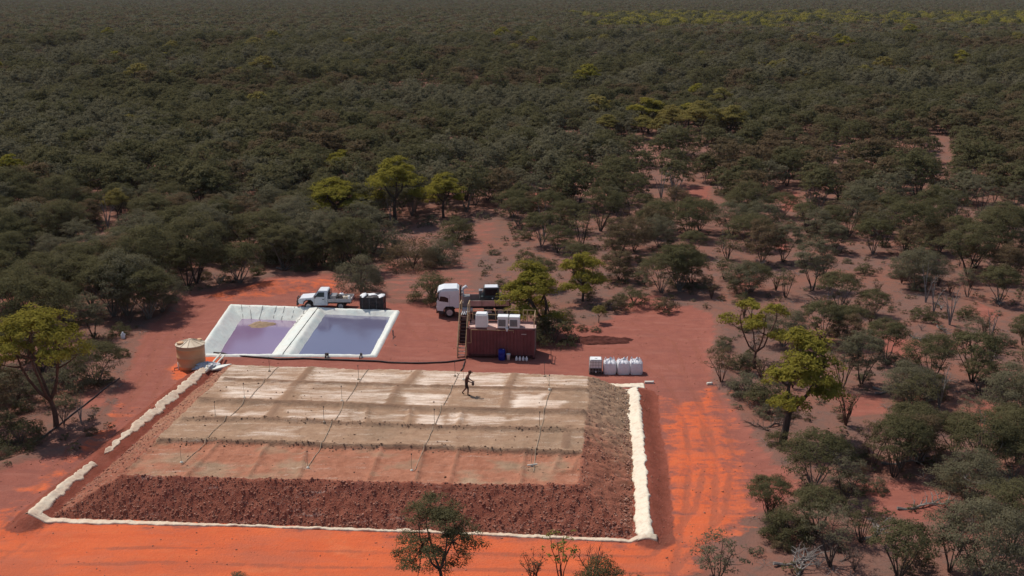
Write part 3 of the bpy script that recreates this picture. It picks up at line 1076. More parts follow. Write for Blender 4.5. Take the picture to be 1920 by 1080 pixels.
part('drum_lid', MB().lathe([(0.22, 0.551), (0.22, 0.61), (0.1, 0.64), (0, 0.64)], sides=18), 'white_plastic', bk)


def hose(name, pts, rad, mat, label, cat, sag=None, sides=6, group=None):
    o = link(name, MB().tube(pts, rad, sides).mesh(name, M[mat], True))
    return tag(o, label, cat, group)


def ground_path(pix, lift, step=0.5, wob=0.0, zf=None):
    P = gps(pix)
    d = np.r_[0, np.cumsum(np.hypot(*np.diff(P, axis=0).T))]
    n = max(3, int(d[-1] / step))
    t = np.linspace(0, d[-1], n)
    x = np.interp(t, d, P[:, 0])
    y = np.interp(t, d, P[:, 1])
    x = x + wob * fbm(t * .5, t * 0 + d[-1], 2, 3)
    y = y + wob * fbm(t * .5, t * 0 + 7 + d[-1], 3, 3)
    z = ground_h(x, y)
    z = np.where(np.abs(z) > 2, 0.3, z)
    return list(zip(x, y, z + lift))


def xyz(px, py, z):
    x, y = gp(px, py, z)
    return (x, y, z)


a0, a1 = xyz(413, 664, 0.55), xyz(386, 697, 0.45)
b0, b1 = xyz(421, 666, 0.50), xyz(398, 694, 0.30)
hose('transfer_pipe', [a0, lerp2(np.array(a0), np.array(a1), .5) + np.array((0, 0, .05)), a1], 0.095, 'white_pipe', 'cream drain pipe from the pond edge to the heap corner, tank side of the pair', 'pipe', group='cream drain pipes at the heap corner')
hose('transfer_pipe', [b0, lerp2(np.array(b0), np.array(b1), .5) + np.array((0, 0, .05)), b1], 0.085, 'white_pipe', 'cream drain pipe from the pond edge to the heap corner, heap side of the pair', 'pipe', group='cream drain pipes at the heap corner')
# crumpled sheet over the sump
cx_, cy_ = gp(389, 696)
sp = thing('sump_cover', 'grey plastic sheeting heaped over the sump where the pipes meet the liner', 'plastic sheet', (cx_, cy_, 0.3))
nth, nph = 26, 10
vs_, fs_ = [], []
for i in range(nph):
    for j in range(nth):
        ph = i / (nph - 1) * 1.5
        th = j / nth * math.tau
        k = 1 + 0.28 * math.sin(3 * th + i) * (i / nph) + 0.16 * math.sin(7 * th + 2 * i)
        vs_.append((1.05 * math.sin(ph) * math.cos(th) * k, 0.75 * math.sin(ph) * math.sin(th) * k, 0.42 * math.cos(ph) + 0.06 * math.sin(5 * th + 3 * i)))
for i in range(nph - 1):
    for j in range(nth):
        fs_.append((i * nth + j, (i + 1) * nth + j, (i + 1) * nth + (j + 1) % nth, i * nth + (j + 1) % nth))
part('sheet', MB().add(vs_, fs_), 'tarp', sp)
part('sump_pipe', MB().tube([(0.15, -0.95, -0.35), (0.15, -0.75, 0.15), (0.12, -0.4, 0.28)], 0.11, 10), 'white_pipe', sp)
cx2, cy2 = gp(412, 698)
sp2 = thing('liner_offcut', 'small bluish white liner flap lying against the heap corner', 'liner', (cx2, cy2, 0.32))
part('flap', MB().add([(-0.9, -0.3, 0.02), (-0.3, -0.45, 0.10), (0.4, -0.2, 0.22), (0.95, 0.25, 0.32), (0.3, 0.2, 0.28), (-0.6, 0.15, 0.12),
                       (-0.9, -0.3, -0.06), (-0.3, -0.45, 0.02), (0.4, -0.2, 0.14), (0.95, 0.25, 0.24), (0.3, 0.2, 0.20), (-0.6, 0.15, 0.04)],
                      [(0, 1, 5), (1, 2, 4, 5), (2, 3, 4), (11, 7, 6), (11, 10, 8, 7), (10, 9, 8), (0, 6, 7, 1), (1, 7, 8, 2), (2, 8, 9, 3), (3, 9, 10, 4), (4, 10, 11, 5), (5, 11, 6, 0)]), 'liner', sp2)
# black pipe from the pond to the container, hoses over the pond edge
hose('poly_pipe', ground_path([(402, 669), (520, 677), (612, 678), (700, 680), (780, 682), (840, 680), (872, 675)], 0.07, 0.4, 0.15), 0.075, 'black_poly', 'long black poly pipe along the front of the ponds to the container', 'pipe')
hose('poly_pipe', ground_path([(873, 677), (868, 690), (862, 701)], 0.06, 0.3, 0.1), 0.05, 'black_poly', 'short black hose from the container stairs down to the heap', 'pipe')
hose('poly_pipe', ground_path([(55, 838), (90, 812), (130, 782), (185, 742), (225, 712)], 0.06, 0.4, 0.1), 0.055, 'black_poly', 'thin dark pipe along the scrub edge beside the big yellow green gum', 'pipe')
for (qx, qy, lab) in ((613, 672, 'black suction fitting clamped on the front pond edge, nearer the tank'), (677, 672, 'small black hose clamp on the front pond edge, nearer the container')):
    f = thing('hose_fitting', lab, 'hose fitting', (*gp(qx, qy + 2), 0.25), 0, 'black fittings on the pond edge')
    part('pipe_stub', MB().tube([(0.05, 0.5, 0.05), (0, 0.1, 0.2), (-0.05, -0.25, 0.12), (-0.08, -0.4, -0.15)], 0.07 if qx < 640 else 0.045, 7), 'black_poly', f)
    part('clamp', MB().box((0, 0.05, 0.2), (0.3 if qx < 640 else 0.14, 0.2, 0.18)), 'steel_dark', f)
px_, py_ = gp(737, 632)
f = thing('hose_post', 'black standpipe with trailing hose at the side edge of the wider pond', 'standpipe', (px_, py_, 0.1))
part('post', MB().tube([(0, 0, -0.1), (0, 0, 0.45)], 0.045, 8), 'black_poly', f)
part('cap', MB().box((0, 0, 0.48), (0.13, 0.13, 0.08)), 'steel_dark', f)
part('hose', MB().tube([(0.02, -0.05, 0.5), (0.1, -0.5, 0.1), (0.1, -1.5, -0.02), (0.3, -2.3, -0.03), (0.55, -2.7, -0.03)], 0.04, 6), 'black_poly', f)

# ------------------------------------------------------------------ drip lines and risers on the heap
LINES = [([(521, 688), (500, 712), (470, 745), (440, 775), (405, 805), (372, 838), (338, 866)], [(505, 696), (458, 746), (404, 782), (340, 862)], 'closest to the tan tank'),
         ([(693, 690), (672, 718), (655, 745), (640, 770), (622, 795), (605, 830), (578, 870)], [(672, 712), (641, 752), (608, 795), (577, 872)], 'second in from the tank side'),
         ([(862, 700), (845, 732), (832, 760), (815, 795), (802, 825), (790, 850), (776, 878)], [(853, 705), (869, 712), (815, 800), (772, 877)], 'just beside the walking person'),
         ([(1022, 700), (1034, 730), (1026, 748), (1018, 790), (1010, 820), (1004, 850), (1000, 880)], [(1021, 706), (1030, 732), (1012, 803), (997, 868)], 'nearest the steep rubbly side')]
n_r = 0
for li, (pix, risers, where) in enumerate(LINES):
    P = seg(pix)
    d = np.r_[0, np.cumsum(np.hypot(*np.diff(P, axis=0).T))]
    t = np.linspace(0, d[-1], 90)
    x = np.interp(t, d, P[:, 0]) + 0.07 * fbm(t * .7, t * 0 + li * 5, 2, 3)
    y = np.interp(t, d, P[:, 1])
    z = heap_top(x, y)[0] + 0.04
    o = hose('drip_pipe', list(zip(x, y, z)), 0.021, 'tan_pipe', 'dusty drip pipe running down the heap top, ' + where, 'pipe', sides=5, group='drip pipes across the heap top')
    for ri, (rx_, ry_) in enumerate(risers):
        wx, wy = gp(rx_, ry_, HEAP_H)
        rz_ = hz(wx, wy)
        row = ('at the back crest', 'in the second row of cells', 'by the rubbly ridge', 'at the near end')[ri]
        s = thing('sprinkler', 'thin sprinkler stake %s, pipe %s' % (row, where), 'sprinkler', (wx, wy, rz_), 0.4 * li + ri, 'sprinkler stakes on the heap')
        part('stake', MB().tube([(0, 0, -0.05), (0.02, 0.0, 0.5), (0.0, 0.02, 1.05)], 0.014, 6), 'steel_dark' if ri % 2 == 0 else 'tan_pipe', s)
        part('base', MB().lathe([(0.10, -0.06), (0.10, 0.05), (0.05, 0.10), (0, 0.11)], sides=10), 'white_pipe' if ri in (3, 1) else 'tan_pipe', s)
        part('spray_head', MB().lathe([(0.03, 1.04), (0.05, 1.08), (0.02, 1.13), (0, 1.13)], sides=8), 'steel_dark', s)
# header pipe end laid across near the fourth line
wx, wy = gp(998, 869, HEAP_H)
o = thing('pipe_joiner', 'pale pipe joiner lying across the end of the drip pipe nearest the rubbly side', 'pipe fitting', (wx, wy, hz(wx, wy) + 0.1))
part('tee', MB().tube([(-0.30, -0.05, 0), (0.30, 0.08, 0.02)], 0.05, 8), 'white_pipe', o)

# ------------------------------------------------------------------ container plant
cL, cR = np.array(gp(876, 670)), np.array(gp(1002, 673))
CW = float(np.hypot(*(cR - cL)))
CRZ = math.atan2(cR[1] - cL[1], cR[0] - cL[0])
CD, CHt = 2.44, 2.55
cont = thing('shipping_container', 'dark maroon shipping container with tan railings beside the ponds', 'container', (cL[0], cL[1], 0.0), CRZ)


def corrugated(x0, x1, y, z0, z1, pitch=0.28, depth=0.05, flip=1):
    xs, k = [], 0
    x = x0
    prof = []
    while x < x1 - 1e-6:
        for fx, fd in ((0.0, 0), (0.28, 0), (0.38, 1), (0.66, 1), (0.76, 0)):
            xx = x + fx * pitch
            if xx < x1:
                prof.append((xx, fd * depth))
        x += pitch
    prof.append((x1, 0))
    vs_, fs_ = [], []
    for xx, dd_ in prof:
        vs_ += [(xx, y + flip * dd_, z0), (xx, y + flip * dd_, z1)]
    for i in range(len(prof) - 1):
        fs_.append((2 * i, 2 * i + 2, 2 * i + 3, 2 * i + 1))
    return MB().add(vs_, fs_)


part('side_wall', corrugated(0.12, CW - 0.12, 0.03, 0.28, CHt - 0.14), 'maroon', cont)
part('side_wall', corrugated(0.12, CW - 0.12, CD - 0.03, 0.28, CHt - 0.14, flip=-1), 'maroon', cont)
part('roof', MB().box((CW / 2, CD / 2, CHt - 0.05), (CW - 0.2, CD - 0.2, 0.06)), 'maroon_dark', cont)
part('floor_frame', MB().box((CW / 2, CD / 2, 0.2), (CW - 0.05, CD - 0.05, 0.14)), 'maroon_dark', cont)
for xx in (0.06, CW - 0.06):
    for yy in (0.06, CD - 0.06):
        part('corner_post', MB().box((xx, yy, CHt / 2 + 0.05), (0.14, 0.14, CHt - 0.1)), 'maroon', cont)
        part('corner_casting', MB().box((xx, yy, CHt - 0.02), (0.18, 0.18, 0.12)), 'maroon_dark', cont)
        part('corner_casting', MB().box((xx, yy, 0.06), (0.18, 0.18, 0.13)), 'maroon_dark', cont)
for yy in (0.05, CD - 0.05):
    part('top_rail', MB().box((CW / 2, yy, CHt - 0.075), (CW - 0.32, 0.11, 0.13)), 'maroon', cont)
    part('bottom_rail', MB().box((CW / 2, yy, 0.22), (CW - 0.32, 0.12, 0.16)), 'maroon_dark', cont)
for xx, nm in ((0.045, 'end_wall'), (CW - 0.045, 'door')):
    if nm == 'door':
        for s in (0, 1):
            dr = part('door', MB().box((xx, 0.68 + 1.08 * s, CHt / 2 + 0.05), (0.05, 1.06, CHt - 0.42)), 'maroon', cont)
            for q in (0.25, 0.75):
                part('lock_bar', MB().tube([(xx + 0.05, 0.15 + 1.08 * (s + q), 0.3), (xx + 0.05, 0.15 + 1.08 * (s + q), CHt - 0.2)], 0.02, 6), 'steel_grey', dr)
    else:
        part('end_wall', MB().box((xx, CD / 2, CHt / 2 + 0.05), (0.05, CD - 0.28, CHt - 0.4)), 'maroon', cont)
cp = part('conduit', MB().tube([(0.35, -0.05, CHt - 1.25), (0.35, -0.05, CHt - 0.10)], 0.03, 6).tube([(0.35, -0.05, CHt - 0.10), (3.9, -0.05, CHt - 0.10), (3.9, -0.05, CHt - 0.3)], 0.03, 6).tube([(0.05, -0.05, CHt - 1.25), (0.35, -0.05, CHt - 1.25)], 0.03, 6), 'tan_rail', cont)
part('vent_slot', MB().box((4.75, -0.012, CHt - 0.42), (0.42, 0.02, 0.06)), 'alloy', cont)
# roof deck sheets
part('roof_sheet', MB().box((2.9, 0.75, CHt + 0.02), (4.6, 1.2, 0.05)), 'pink_dust_and_lit', cont, label='dusty pink roof walkway sheet')
part('roof_sheet', MB().box((5.15, 0.62, CHt + 0.06), (1.15, 1.05, 0.05), 0.02), 'pink_dust_and_lit', cont, label='pale end sheet at the railing')
part('roof_sheet', MB().box((0.55, 0.5, CHt + 0.03), (0.7, 0.6, 0.06), 0.3), 'pink_dust_and_lit', cont)
part('roof_sheet', MB().box((4.5, 0.85, CHt + 0.07), (0.55, 0.35, 0.08), 0.4), 'pink_dust_and_lit', cont)
part('sign_plate', MB().box((2.05, -0.03, CHt + 0.02), (0.72, 0.03, 0.30)), 'pink_dust_and_lit', cont, label='small faded pink plate on the roof edge')
# railings
def railing(pts, posts, z0, h, mats='tan_rail'):
    r = thing_part = None
    mbs = []
    for q in (h, h * 0.55):
        mbs.append(MB().tube([(p[0], p[1], z0 + q) for p in pts], 0.032, 6))
    return mbs, [MB().tube([(p[0], p[1], z0), (p[0], p[1], z0 + h)], 0.034, 6) for p in posts]


rails, posts = railing([(4.55, CD - 0.1), (CW - 0.06, CD - 0.1), (CW - 0.06, 0.25)], [(4.55, CD - 0.1), (4.9, CD - 0.1), (CW - 0.06, CD - 0.1), (CW - 0.06, 1.2), (CW - 0.06, 0.25)], CHt, 1.0)
for r in rails:
    part('handrail', r, 'tan_rail', cont)
for r in posts:
    part('rail_post', r, 'tan_rail', cont)
rails, posts = railing([(0.25, CD - 0.1), (4.2, CD - 0.1)], [(0.25, CD - 0.1), (1.2, CD - 0.1), (2.2, CD - 0.1), (3.2, CD - 0.1), (4.2, CD - 0.1)], CHt, 0.95)
for r in rails:
    part('handrail', r, 'tan_rail', cont)
for r in posts:
    part('rail_post', r, 'tan_rail', cont)
part('rear_screen', MB().box((2.3, CD - 0.02, CHt + 0.35), (3.9, 0.03, 0.6)), 'steel_dark', cont)

# stairs up the end of the container
st_ = thing('access_stair', 'steep dark stair with tan handrails at the end of the maroon container', 'stairs', (cL[0], cL[1], 0.0), CRZ)
SX0, SX1 = -0.80, -0.10
y0s, y1s, zt = -0.05, 2.0, CHt + 0.55
for xx in (SX0, SX1):
    part('stringer', MB().add([(xx - .03, y0s - .14, 0), (xx - .03, y0s + .14, 0), (xx - .03, y1s + .14, zt), (xx - .03, y1s - .14, zt),
                               (xx + .03, y0s - .14, 0), (xx + .03, y0s + .14, 0), (xx + .03, y1s + .14, zt), (xx + .03, y1s - .14, zt)],
                              [(0, 1, 2, 3), (4, 7, 6, 5), (0, 4, 5, 1), (1, 5, 6, 2), (2, 6, 7, 3), (3, 7, 4, 0)]), 'tan_rail', st_)
    pts = [(xx, y0s - 0.15, 0.05), (xx, y0s - 0.15, 0.95), (xx, y1s, zt + 0.95), (xx, y1s + 1.25, zt + 0.95)]
    part('handrail', MB().tube(pts, 0.045, 6), 'tan_rail', st_)
    for q in (0.25, 0.5, 0.75, 1.0):
        part('rail_post', MB().tube([(xx, y0s + (y1s - y0s) * q, zt * q), (xx, y0s + (y1s - y0s) * q, zt * q + 0.95)], 0.04, 6), 'tan_rail', st_)
    part('landing_post', MB().tube([(xx, y1s + 1.25, 0), (xx, y1s + 1.25, zt + 0.95)], 0.05, 6), 'tan_rail', st_)
for k in range(12):
    q = (k + 0.7) / 12.2
    part('tread', MB().box(((SX0 + SX1) / 2, y0s + (y1s - y0s) * q, zt * q), (SX1 - SX0 - 0.07, 0.21, 0.045)), 'pink_dust_and_lit' if k < 3 else 'maroon_dark', st_)  # lowest treads paler: sunlight on them is put into their colour
part('riser_plate', MB().add([(SX0 + .05, y0s + .75, .98), (SX1 - .05, y0s + .75, .98), (SX1 - .05, y1s + .08, zt - .15), (SX0 + .05, y1s + .08, zt - .15),
                              (SX0 + .05, y0s + .79, .98), (SX1 - .05, y0s + .79, .98), (SX1 - .05, y1s + .12, zt - .15), (SX0 + .05, y1s + .12, zt - .15)],
                             [(0, 1, 2, 3), (4, 7, 6, 5), (0, 4, 5, 1), (1, 5, 6, 2), (2, 6, 7, 3), (3, 7, 4, 0)]), 'maroon_dark', st_)
for k in range(4):
    part('landing_bar', MB().box((SX0 + 0.1 + k * 0.17, y1s + 0.68, zt - 0.02), (0.09, 1.1, 0.05)), 'alloy', st_)


def on_cont(x, y, z):
    c, s = math.cos(CRZ), math.sin(CRZ)
    return (cL[0] + x * c - y * s, cL[1] + x * s + y * c, z)


# ribbed white tote on the roof
t = thing('ribbed_tank', 'white vertically ribbed plastic tank on the container roof by the stair', 'tank', on_cont(1.2, 0.52, CHt + 0.06), CRZ)
part('tank_body', MB().box((0, 0, 0.55), (1.02, 0.86, 1.06), taper=0.94), 'white_plastic', t)
for k in range(6):
    part('rib', MB().box((-0.40 + k * 0.16, -0.415, 0.54), (0.075, 0.07, 0.98), rx=0.025), 'white_plastic', t)
part('lid', MB().box((0, 0, 1.12), (0.92, 0.78, 0.09), taper=0.9), 'white_plastic', t)
for k, xx in enumerate((2.98, 3.95)):
    t = thing('cooling_unit', 'white cooling unit with grey louvres on the container roof, %s' % ('nearer the ribbed tank' if k == 0 else 'nearer the railing'), 'cooler', on_cont(xx, 0.5, CHt + 0.05), CRZ, 'white cooling units on the container roof')
    part('casing', MB().box((0, 0, 0.47), (0.86, 0.8, 0.92)), 'white_plastic', t)
    part('top_cover', MB().box((0, 0, 0.955), (0.9, 0.84, 0.05), taper=0.93), 'white_plastic', t)
    fr = part('vent_frame', MB().box((-0.06, -0.41, 0.44), (0.60, 0.025, 0.58)), 'grille_grey', t)
    for s in range(6):
        part('louvre', MB().box((-0.06, -0.43, 0.20 + s * 0.095), (0.54, 0.02, 0.045), rx=0.5), 'grille_grey', fr)
    part('side_panel', MB().box((0.34, -0.41, 0.46), (0.12, 0.02, 0.8)), 'white_plastic', t)
part_h = thing('pipe_bracket', 'short white elbow fitting below the cooling units on the roof edge', 'pipe fitting', on_cont(3.35, -0.06, CHt + 0.02), CRZ)
part('elbow', MB().tube([(-0.12, 0, 0.05), (0.0, 0, 0.0), (0.12, 0, 0.02)], 0.07, 8).tube([(0, 0, 0.02), (0, -0.02, -0.18)], 0.06, 8), 'white_plastic', part_h)

# things standing at the foot of the container
t = thing('blue_drum', 'deep blue plastic drum in the shade at the foot of the container', 'drum', on_cont(2.95, -0.40, 0), CRZ)
part('drum_body', MB().lathe([(0.27, 0), (0.29, 0.05), (0.29, 0.3), (0.305, 0.33), (0.29, 0.36), (0.29, 0.6), (0.305, 0.63), (0.29, 0.66), (0.28, 0.88), (0.25, 0.9), (0, 0.9)], sides=22), 'blue', t, True)
part('bung', MB().lathe([(0.04, 0.9), (0.04, 0.93), (0, 0.93)], (0.12, 0, 0), 10), 'white_plastic', t)
t = thing('white_bucket', 'tapered pale bucket standing beside the blue drum', 'bucket', on_cont(3.5, -0.42, 0), CRZ)
part('bucket_body', MB().lathe([(0.11, 0), (0.17, 0.48), (0.185, 0.5), (0.185, 0.53), (0.15, 0.53), (0.1, 0.1), (0, 0.1)], sides=18), 'white_plastic', t, True)
part('handle', MB().tube([(-0.18, 0, 0.5), (-0.16, -0.05, 0.68), (0, -0.08, 0.76), (0.16, -0.05, 0.68), (0.18, 0, 0.5)], 0.012, 5), 'steel_dark', t)
for k in range(4):
    t = thing('white_bottle', 'small white chemical bottle at the foot of the container, %s' % ('nearest the bucket', 'second from the bucket', 'third from the bucket', 'farthest from the bucket')[k], 'bottle', on_cont(4.18 + 0.28 * k, -0.5, 0), CRZ, 'row of white bottles by the container')
    part('bottle_body', MB().lathe([(0.10, 0), (0.105, 0.05), (0.105, 0.22), (0.05, 0.29), (0.04, 0.32), (0, 0.32)], sides=12), 'white_plastic', t, True)
    part('cap', MB().lathe([(0.045, 0.321), (0.045, 0.37), (0, 0.37)], sides=10), 'white_plastic', t)
sx_, sy_ = gp(1034, 682)
t = thing('steel_stake', 'thin dark leaning stake standing alone on red ground past the container', 'stake', (sx_, sy_, 0))
part('shaft', MB().tube([(0, 0, -0.1), (-0.03, 0.05, 0.55), (-0.05, 0.1, 1.15)], 0.024, 6), 'steel_dark', t)
part('foot', MB().tube([(0, 0, 0.02), (0.3, -0.12, 0.03)], 0.03, 6), 'steel_dark', t)

# ------------------------------------------------------------------ bulk bags and the caged tote
def bulk_bag(loc, rz, seed, label):
    rr = random.Random(seed)
    t = thing('bulk_bag', label, 'bulk bag', loc, rz, 'filled white bulk bags in a row')
    ns, rings = 32, 13
    vs_, fs_ = [], []
    for i in range(rings):
        q = i / (rings - 1)
        if q < 0.7:
            z = q / 0.7 * 0.86
            r = 0.49 + 0.045 * math.sin(q / 0.7 * math.pi)
            pw = 5
        else:
            k = (q - 0.7) / 0.3
            z = 0.86 + 0.26 * math.sin(k * 1.35)
            r = 0.50 * (1 - k * k * 0.80)
            pw = 5 - 3 * k
        for j in range(ns):
            a = j / ns * math.tau
            ca, sa = math.cos(a), math.sin(a)
            s = (abs(ca) ** pw + abs(sa) ** pw) ** (-1 / pw)
            wr = 0.07 * math.sin(9 * a + seed) * max(0, q - 0.62) * 2.6 + 0.014 * math.sin(5 * a + 6 * q + seed)
            dz = 0.05 * math.sin(7 * a + seed * 2) * max(0, q - 0.62) * 2.6
            vs_.append((ca * s * (r + wr), sa * s * (r + wr), z + dz))
    for i in range(rings - 1):
        for j in range(ns):
            fs_.append((i * ns + j, i * ns + (j + 1) % ns, (i + 1) * ns + (j + 1) % ns, (i + 1) * ns + j))
    fs_.append(tuple(range(ns - 1, -1, -1)))
    fs_.append(tuple((rings - 1) * ns + j for j in range(ns)))
    part('bag_body', MB().add(vs_, fs_), 'white_bag', t)
    for sx in (-1, 1):
        for sy in (-1, 1):
            x, y = sx * 0.41, sy * 0.41
            part('lift_loop', MB().tube([(x, y, 0.78), (x * .98, y * .9, 1.02), (x * .85 + rr.uniform(-.05, .05), y * .72, 1.2 + rr.uniform(-.05, .08)), (x * .70, y * .62, 1.12), (x * .62, y * .5, 1.0)], 0.028, 5), 'white_bag', t)
    part('spout', MB().tube([(0, 0, 1.05), (0.03, 0.02, 1.17), (0.1 + rr.uniform(-.05, .05), -0.03, 1.22)], [0.13, 0.09, 0.15], 9), 'white_bag', t)
    return t


for k, (bx0, lab) in enumerate(((1143, 'filled white bulk bag standing next to the caged tote'), (1168, 'filled white bulk bag between two others'), (1192, 'filled white bulk bag at the far end from the caged tote'))):
    bulk_bag((*gp(bx0, 699), 0.0), (-0.05, 0.06, 0.0)[k], 3 + k, lab)
t = thing('caged_tote', 'caged white tote with dark liquid in its lower half beside the bulk bags', 'liquid tote', (*gp(1116.5, 699), 0.0), -0.03)
part('bottle', MB().box((0, 0, 0.86), (0.95, 0.86, 0.62), taper=0.97).box((0, 0, 1.2), (0.86, 0.76, 0.08)), 'white_plastic', t)
part('dark_bottle_half', MB().box((0, 0, 0.36), (0.95, 0.86, 0.38)), 'steel_dark', t, label='dark lower half')
part('pallet', MB().box((0, 0, 0.085), (1.04, 0.96, 0.15)), 'steel_dark', t)
for z in (0.3, 0.55, 0.8, 1.05, 1.2):
    part('cage_hoop', MB().tube([(-.51, -.47, z), (.51, -.47, z), (.51, .47, z), (-.51, .47, z), (-.51, -.47, z)], 0.014, 5), 'steel_grey', t)
for k in range(5):
    for yy in (-.48, .48):
        part('cage_bar', MB().tube([(-.46 + .23 * k, yy, .16), (-.46 + .23 * k, yy, 1.21)], 0.014, 5), 'steel_grey', t)
part('lid', MB().lathe([(0.12, 1.24), (0.12, 1.29), (0, 1.29)], sides=12), 'white_plastic', t)
part('valve', MB().tube([(0, -.45, .27), (0, -.58, .25)], 0.05, 8), 'white_plastic', t)
for (qx, qy, w, rz, lab) in ((1330, 722, 0.42, 0.15, 'small white block on the ground at the scrub edge of the orange track'), (1217, 719, 0.72, 0.0, 'short pale plank lying behind the liner corner past the bulk bags'), (231, 636, 0.3, 0.4, 'white plastic jug lying among grey scrub beside the road')):
    t = thing('white_block' if w < .5 and qx > 500 else ('pale_plank' if w > .5 else 'white_jug'), lab, 'debris', (*gp(qx, qy), float(ground_h(*gp(qx, qy)))), rz)
    if qx < 500:
        part('jug_body', MB().lathe([(0.16, 0), (0.18, 0.1), (0.17, 0.42), (0.07, 0.55), (0.06, 0.62), (0, 0.62)], sides=14), 'white_plastic', t, True)
        part('jug_handle', MB().tube([(0.12, 0, 0.46), (0.22, 0, 0.42), (0.17, 0, 0.25)], 0.025, 6), 'white_plastic', t)
    else:
        part('slab', MB().box((0, 0, 0.09), (w, 0.22, 0.14), taper=0.93), 'white_pipe', t)
        part('end_strip', MB().box((w * 0.47, 0, 0.165), (0.08, 0.2, 0.012)), 'alloy', t)

# ------------------------------------------------------------------ vehicles
def wheel(parent, x, y, r, w, sgn, rim='alloy'):
    wv = part('wheel', MB().lathe([(r * .86, y - w / 2), (r, y - w * .35), (r, y + w * .35), (r * .86, y + w / 2)], (x, 0, r), 22, 'Y'), 'tyre', parent, True)
    part('rim', MB().lathe([(r * .55, y + sgn * w * .42), (r * .58, y + sgn * w * .52), (r * .30, y + sgn * w * .5), (r * .12, y + sgn * w * .56), (0, y + sgn * w * .56)], (x, 0, r), 16, 'Y'), rim, wv)
    return wv


ux, uy = gp(612, 577)
ute = thing('tray_ute', 'white single cab utility with a loaded alloy tray facing the scrub behind the ponds', 'utility truck', (ux, uy, 0.0), -0.02)
W2 = 0.89
# front towards local -x
part('body', MB().prism([(-2.45, 0.62), (-2.52, 0.85), (-2.46, 1.06), (-2.36, 1.14), (-1.25, 1.24), (-1.12, 1.26), (0.28, 1.26), (0.30, 0.50), (-1.05, 0.48), (-1.12, 0.80), (-1.32, 0.98), (-1.72, 0.98), (-1.95, 0.82), (-2.05, 0.62)], -W2, W2, 0.05), 'white_paint', ute)
part('cab_roof', MB().prism([(-1.12, 1.262), (-0.62, 1.84), (-0.48, 1.90), (0.22, 1.90), (0.30, 1.84), (0.30, 1.262)], -W2 + 0.03, W2 - 0.03, 0.14), 'white_paint', ute)
for s in (-1, 1):
    part('side_window', MB().add([(-0.88, s * (W2 - .055), 1.32), (0.0, s * (W2 - .055), 1.32), (0.0, s * (W2 - .135), 1.75), (-0.56, s * (W2 - .135), 1.75),
                                  (-0.88, s * (W2 - .02), 1.32), (0.0, s * (W2 - .02), 1.32), (0.0, s * (W2 - .10), 1.75), (-0.56, s * (W2 - .10), 1.75)],
                                 [(0, 1, 2, 3), (4, 7, 6, 5), (0, 4, 5, 1), (1, 5, 6, 2), (2, 6, 7, 3), (3, 7, 4, 0)]), 'glass', ute)
    part('mirror', MB().box((-0.86, s * (W2 + .14), 1.36), (0.1, 0.18, 0.24)), 'steel_dark', ute)
    part('door_line', MB().box((0.06, s * (W2 - .012), 0.88), (0.022, 0.03, 0.72)).box((-0.98, s * (W2 - .012), 0.88), (0.022, 0.03, 0.72)), 'steel_grey', ute)
    part('door_handle', MB().box((-0.10, s * (W2 - .005), 1.08), (0.18, 0.04, 0.05)), 'steel_dark', ute)
    part('wheel_arch', MB().tube([(-1.09, s * (W2 - .03), .5), (-1.14, s * (W2), .82), (-1.33, s * (W2), 1.0), (-1.72, s * (W2), 1.0), (-1.96, s * (W2), .84), (-2.05, s * (W2 - .03), .6)], 0.05, 6), 'steel_dark', ute)
    part('headlight', MB().lathe([(0.10, 0), (0.10, 0.04), (0, 0.05)], (0, 0, 0), 12).box((0, 0, 0.0), (0.01, 0.01, 0.01)), 'alloy', ute)
    h_ = [o for o in C.objects if o.parent == ute and o.name.startswith('headlight')][-1]
    h_.location = (-2.50, s * 0.62, 0.94)
    h_.rotation_euler = (0, -math.pi / 2, 0)
    for x in (-1.55, 1.55):
        wheel(ute, x, s * 0.74, 0.40, 0.26, s)
part('windscreen', MB().add([(-1.06, -.74, 1.34), (-1.06, .74, 1.34), (-.68, .66, 1.80), (-.68, -.66, 1.80), (-1.10, -.74, 1.32), (-1.10, .74, 1.32), (-.72, .66, 1.78), (-.72, -.66, 1.78)],
                            [(0, 1, 2, 3), (4, 7, 6, 5), (0, 4, 5, 1), (1, 5, 6, 2), (2, 6, 7, 3), (3, 7, 4, 0)]), 'glass', ute)
part('rear_window', MB().box((0.305, 0, 1.55), (0.03, 1.1, 0.36)), 'glass', ute)
part('bull_bar', MB().tube([(-2.62, -.85, .55), (-2.66, -.8, .9), (-2.66, .8, .9), (-2.62, .85, .55)], 0.045, 7).tube([(-2.66, -.35, .45), (-2.70, -.35, 1.12), (-2.70, .35, 1.12), (-2.66, .35, .45)], 0.045, 7).box((-2.62, 0, .58), (0.14, 1.8, .22)), 'steel_dark', ute)
part('grille', MB().box((-2.50, 0, 0.92), (0.05, 0.95, 0.24)), 'steel_dark', ute)
part('aerial', MB().tube([(-2.3, -.7, 1.1), (-2.32, -.7, 1.9)], 0.01, 4), 'steel_dark', ute)
part('chassis', MB().box((0.6, 0, .62), (3.6, .8, .16)), 'steel_dark', ute)
part('tray_floor', MB().box((1.45, 0, 0.86), (2.24, 1.86, 0.08)), 'alloy', ute)
for s in (-1, 1):
    part('drop_side', MB().box((1.45, s * 0.93, 1.02), (2.24, 0.04, 0.26)), 'alloy', ute)
    part('mudguard', MB().box((1.55, s * 0.78, .80), (1.0, 0.3, 0.03)), 'steel_dark', ute)
part('tail_gate', MB().box((2.58, 0, 1.02), (0.04, 1.82, 0.26)), 'alloy', ute)
part('tail_lamp', MB().box((2.60, -.7, .74), (0.05, 0.3, 0.1)).box((2.60, .7, .74), (0.05, 0.3, 0.1)), 'bark_red', ute)
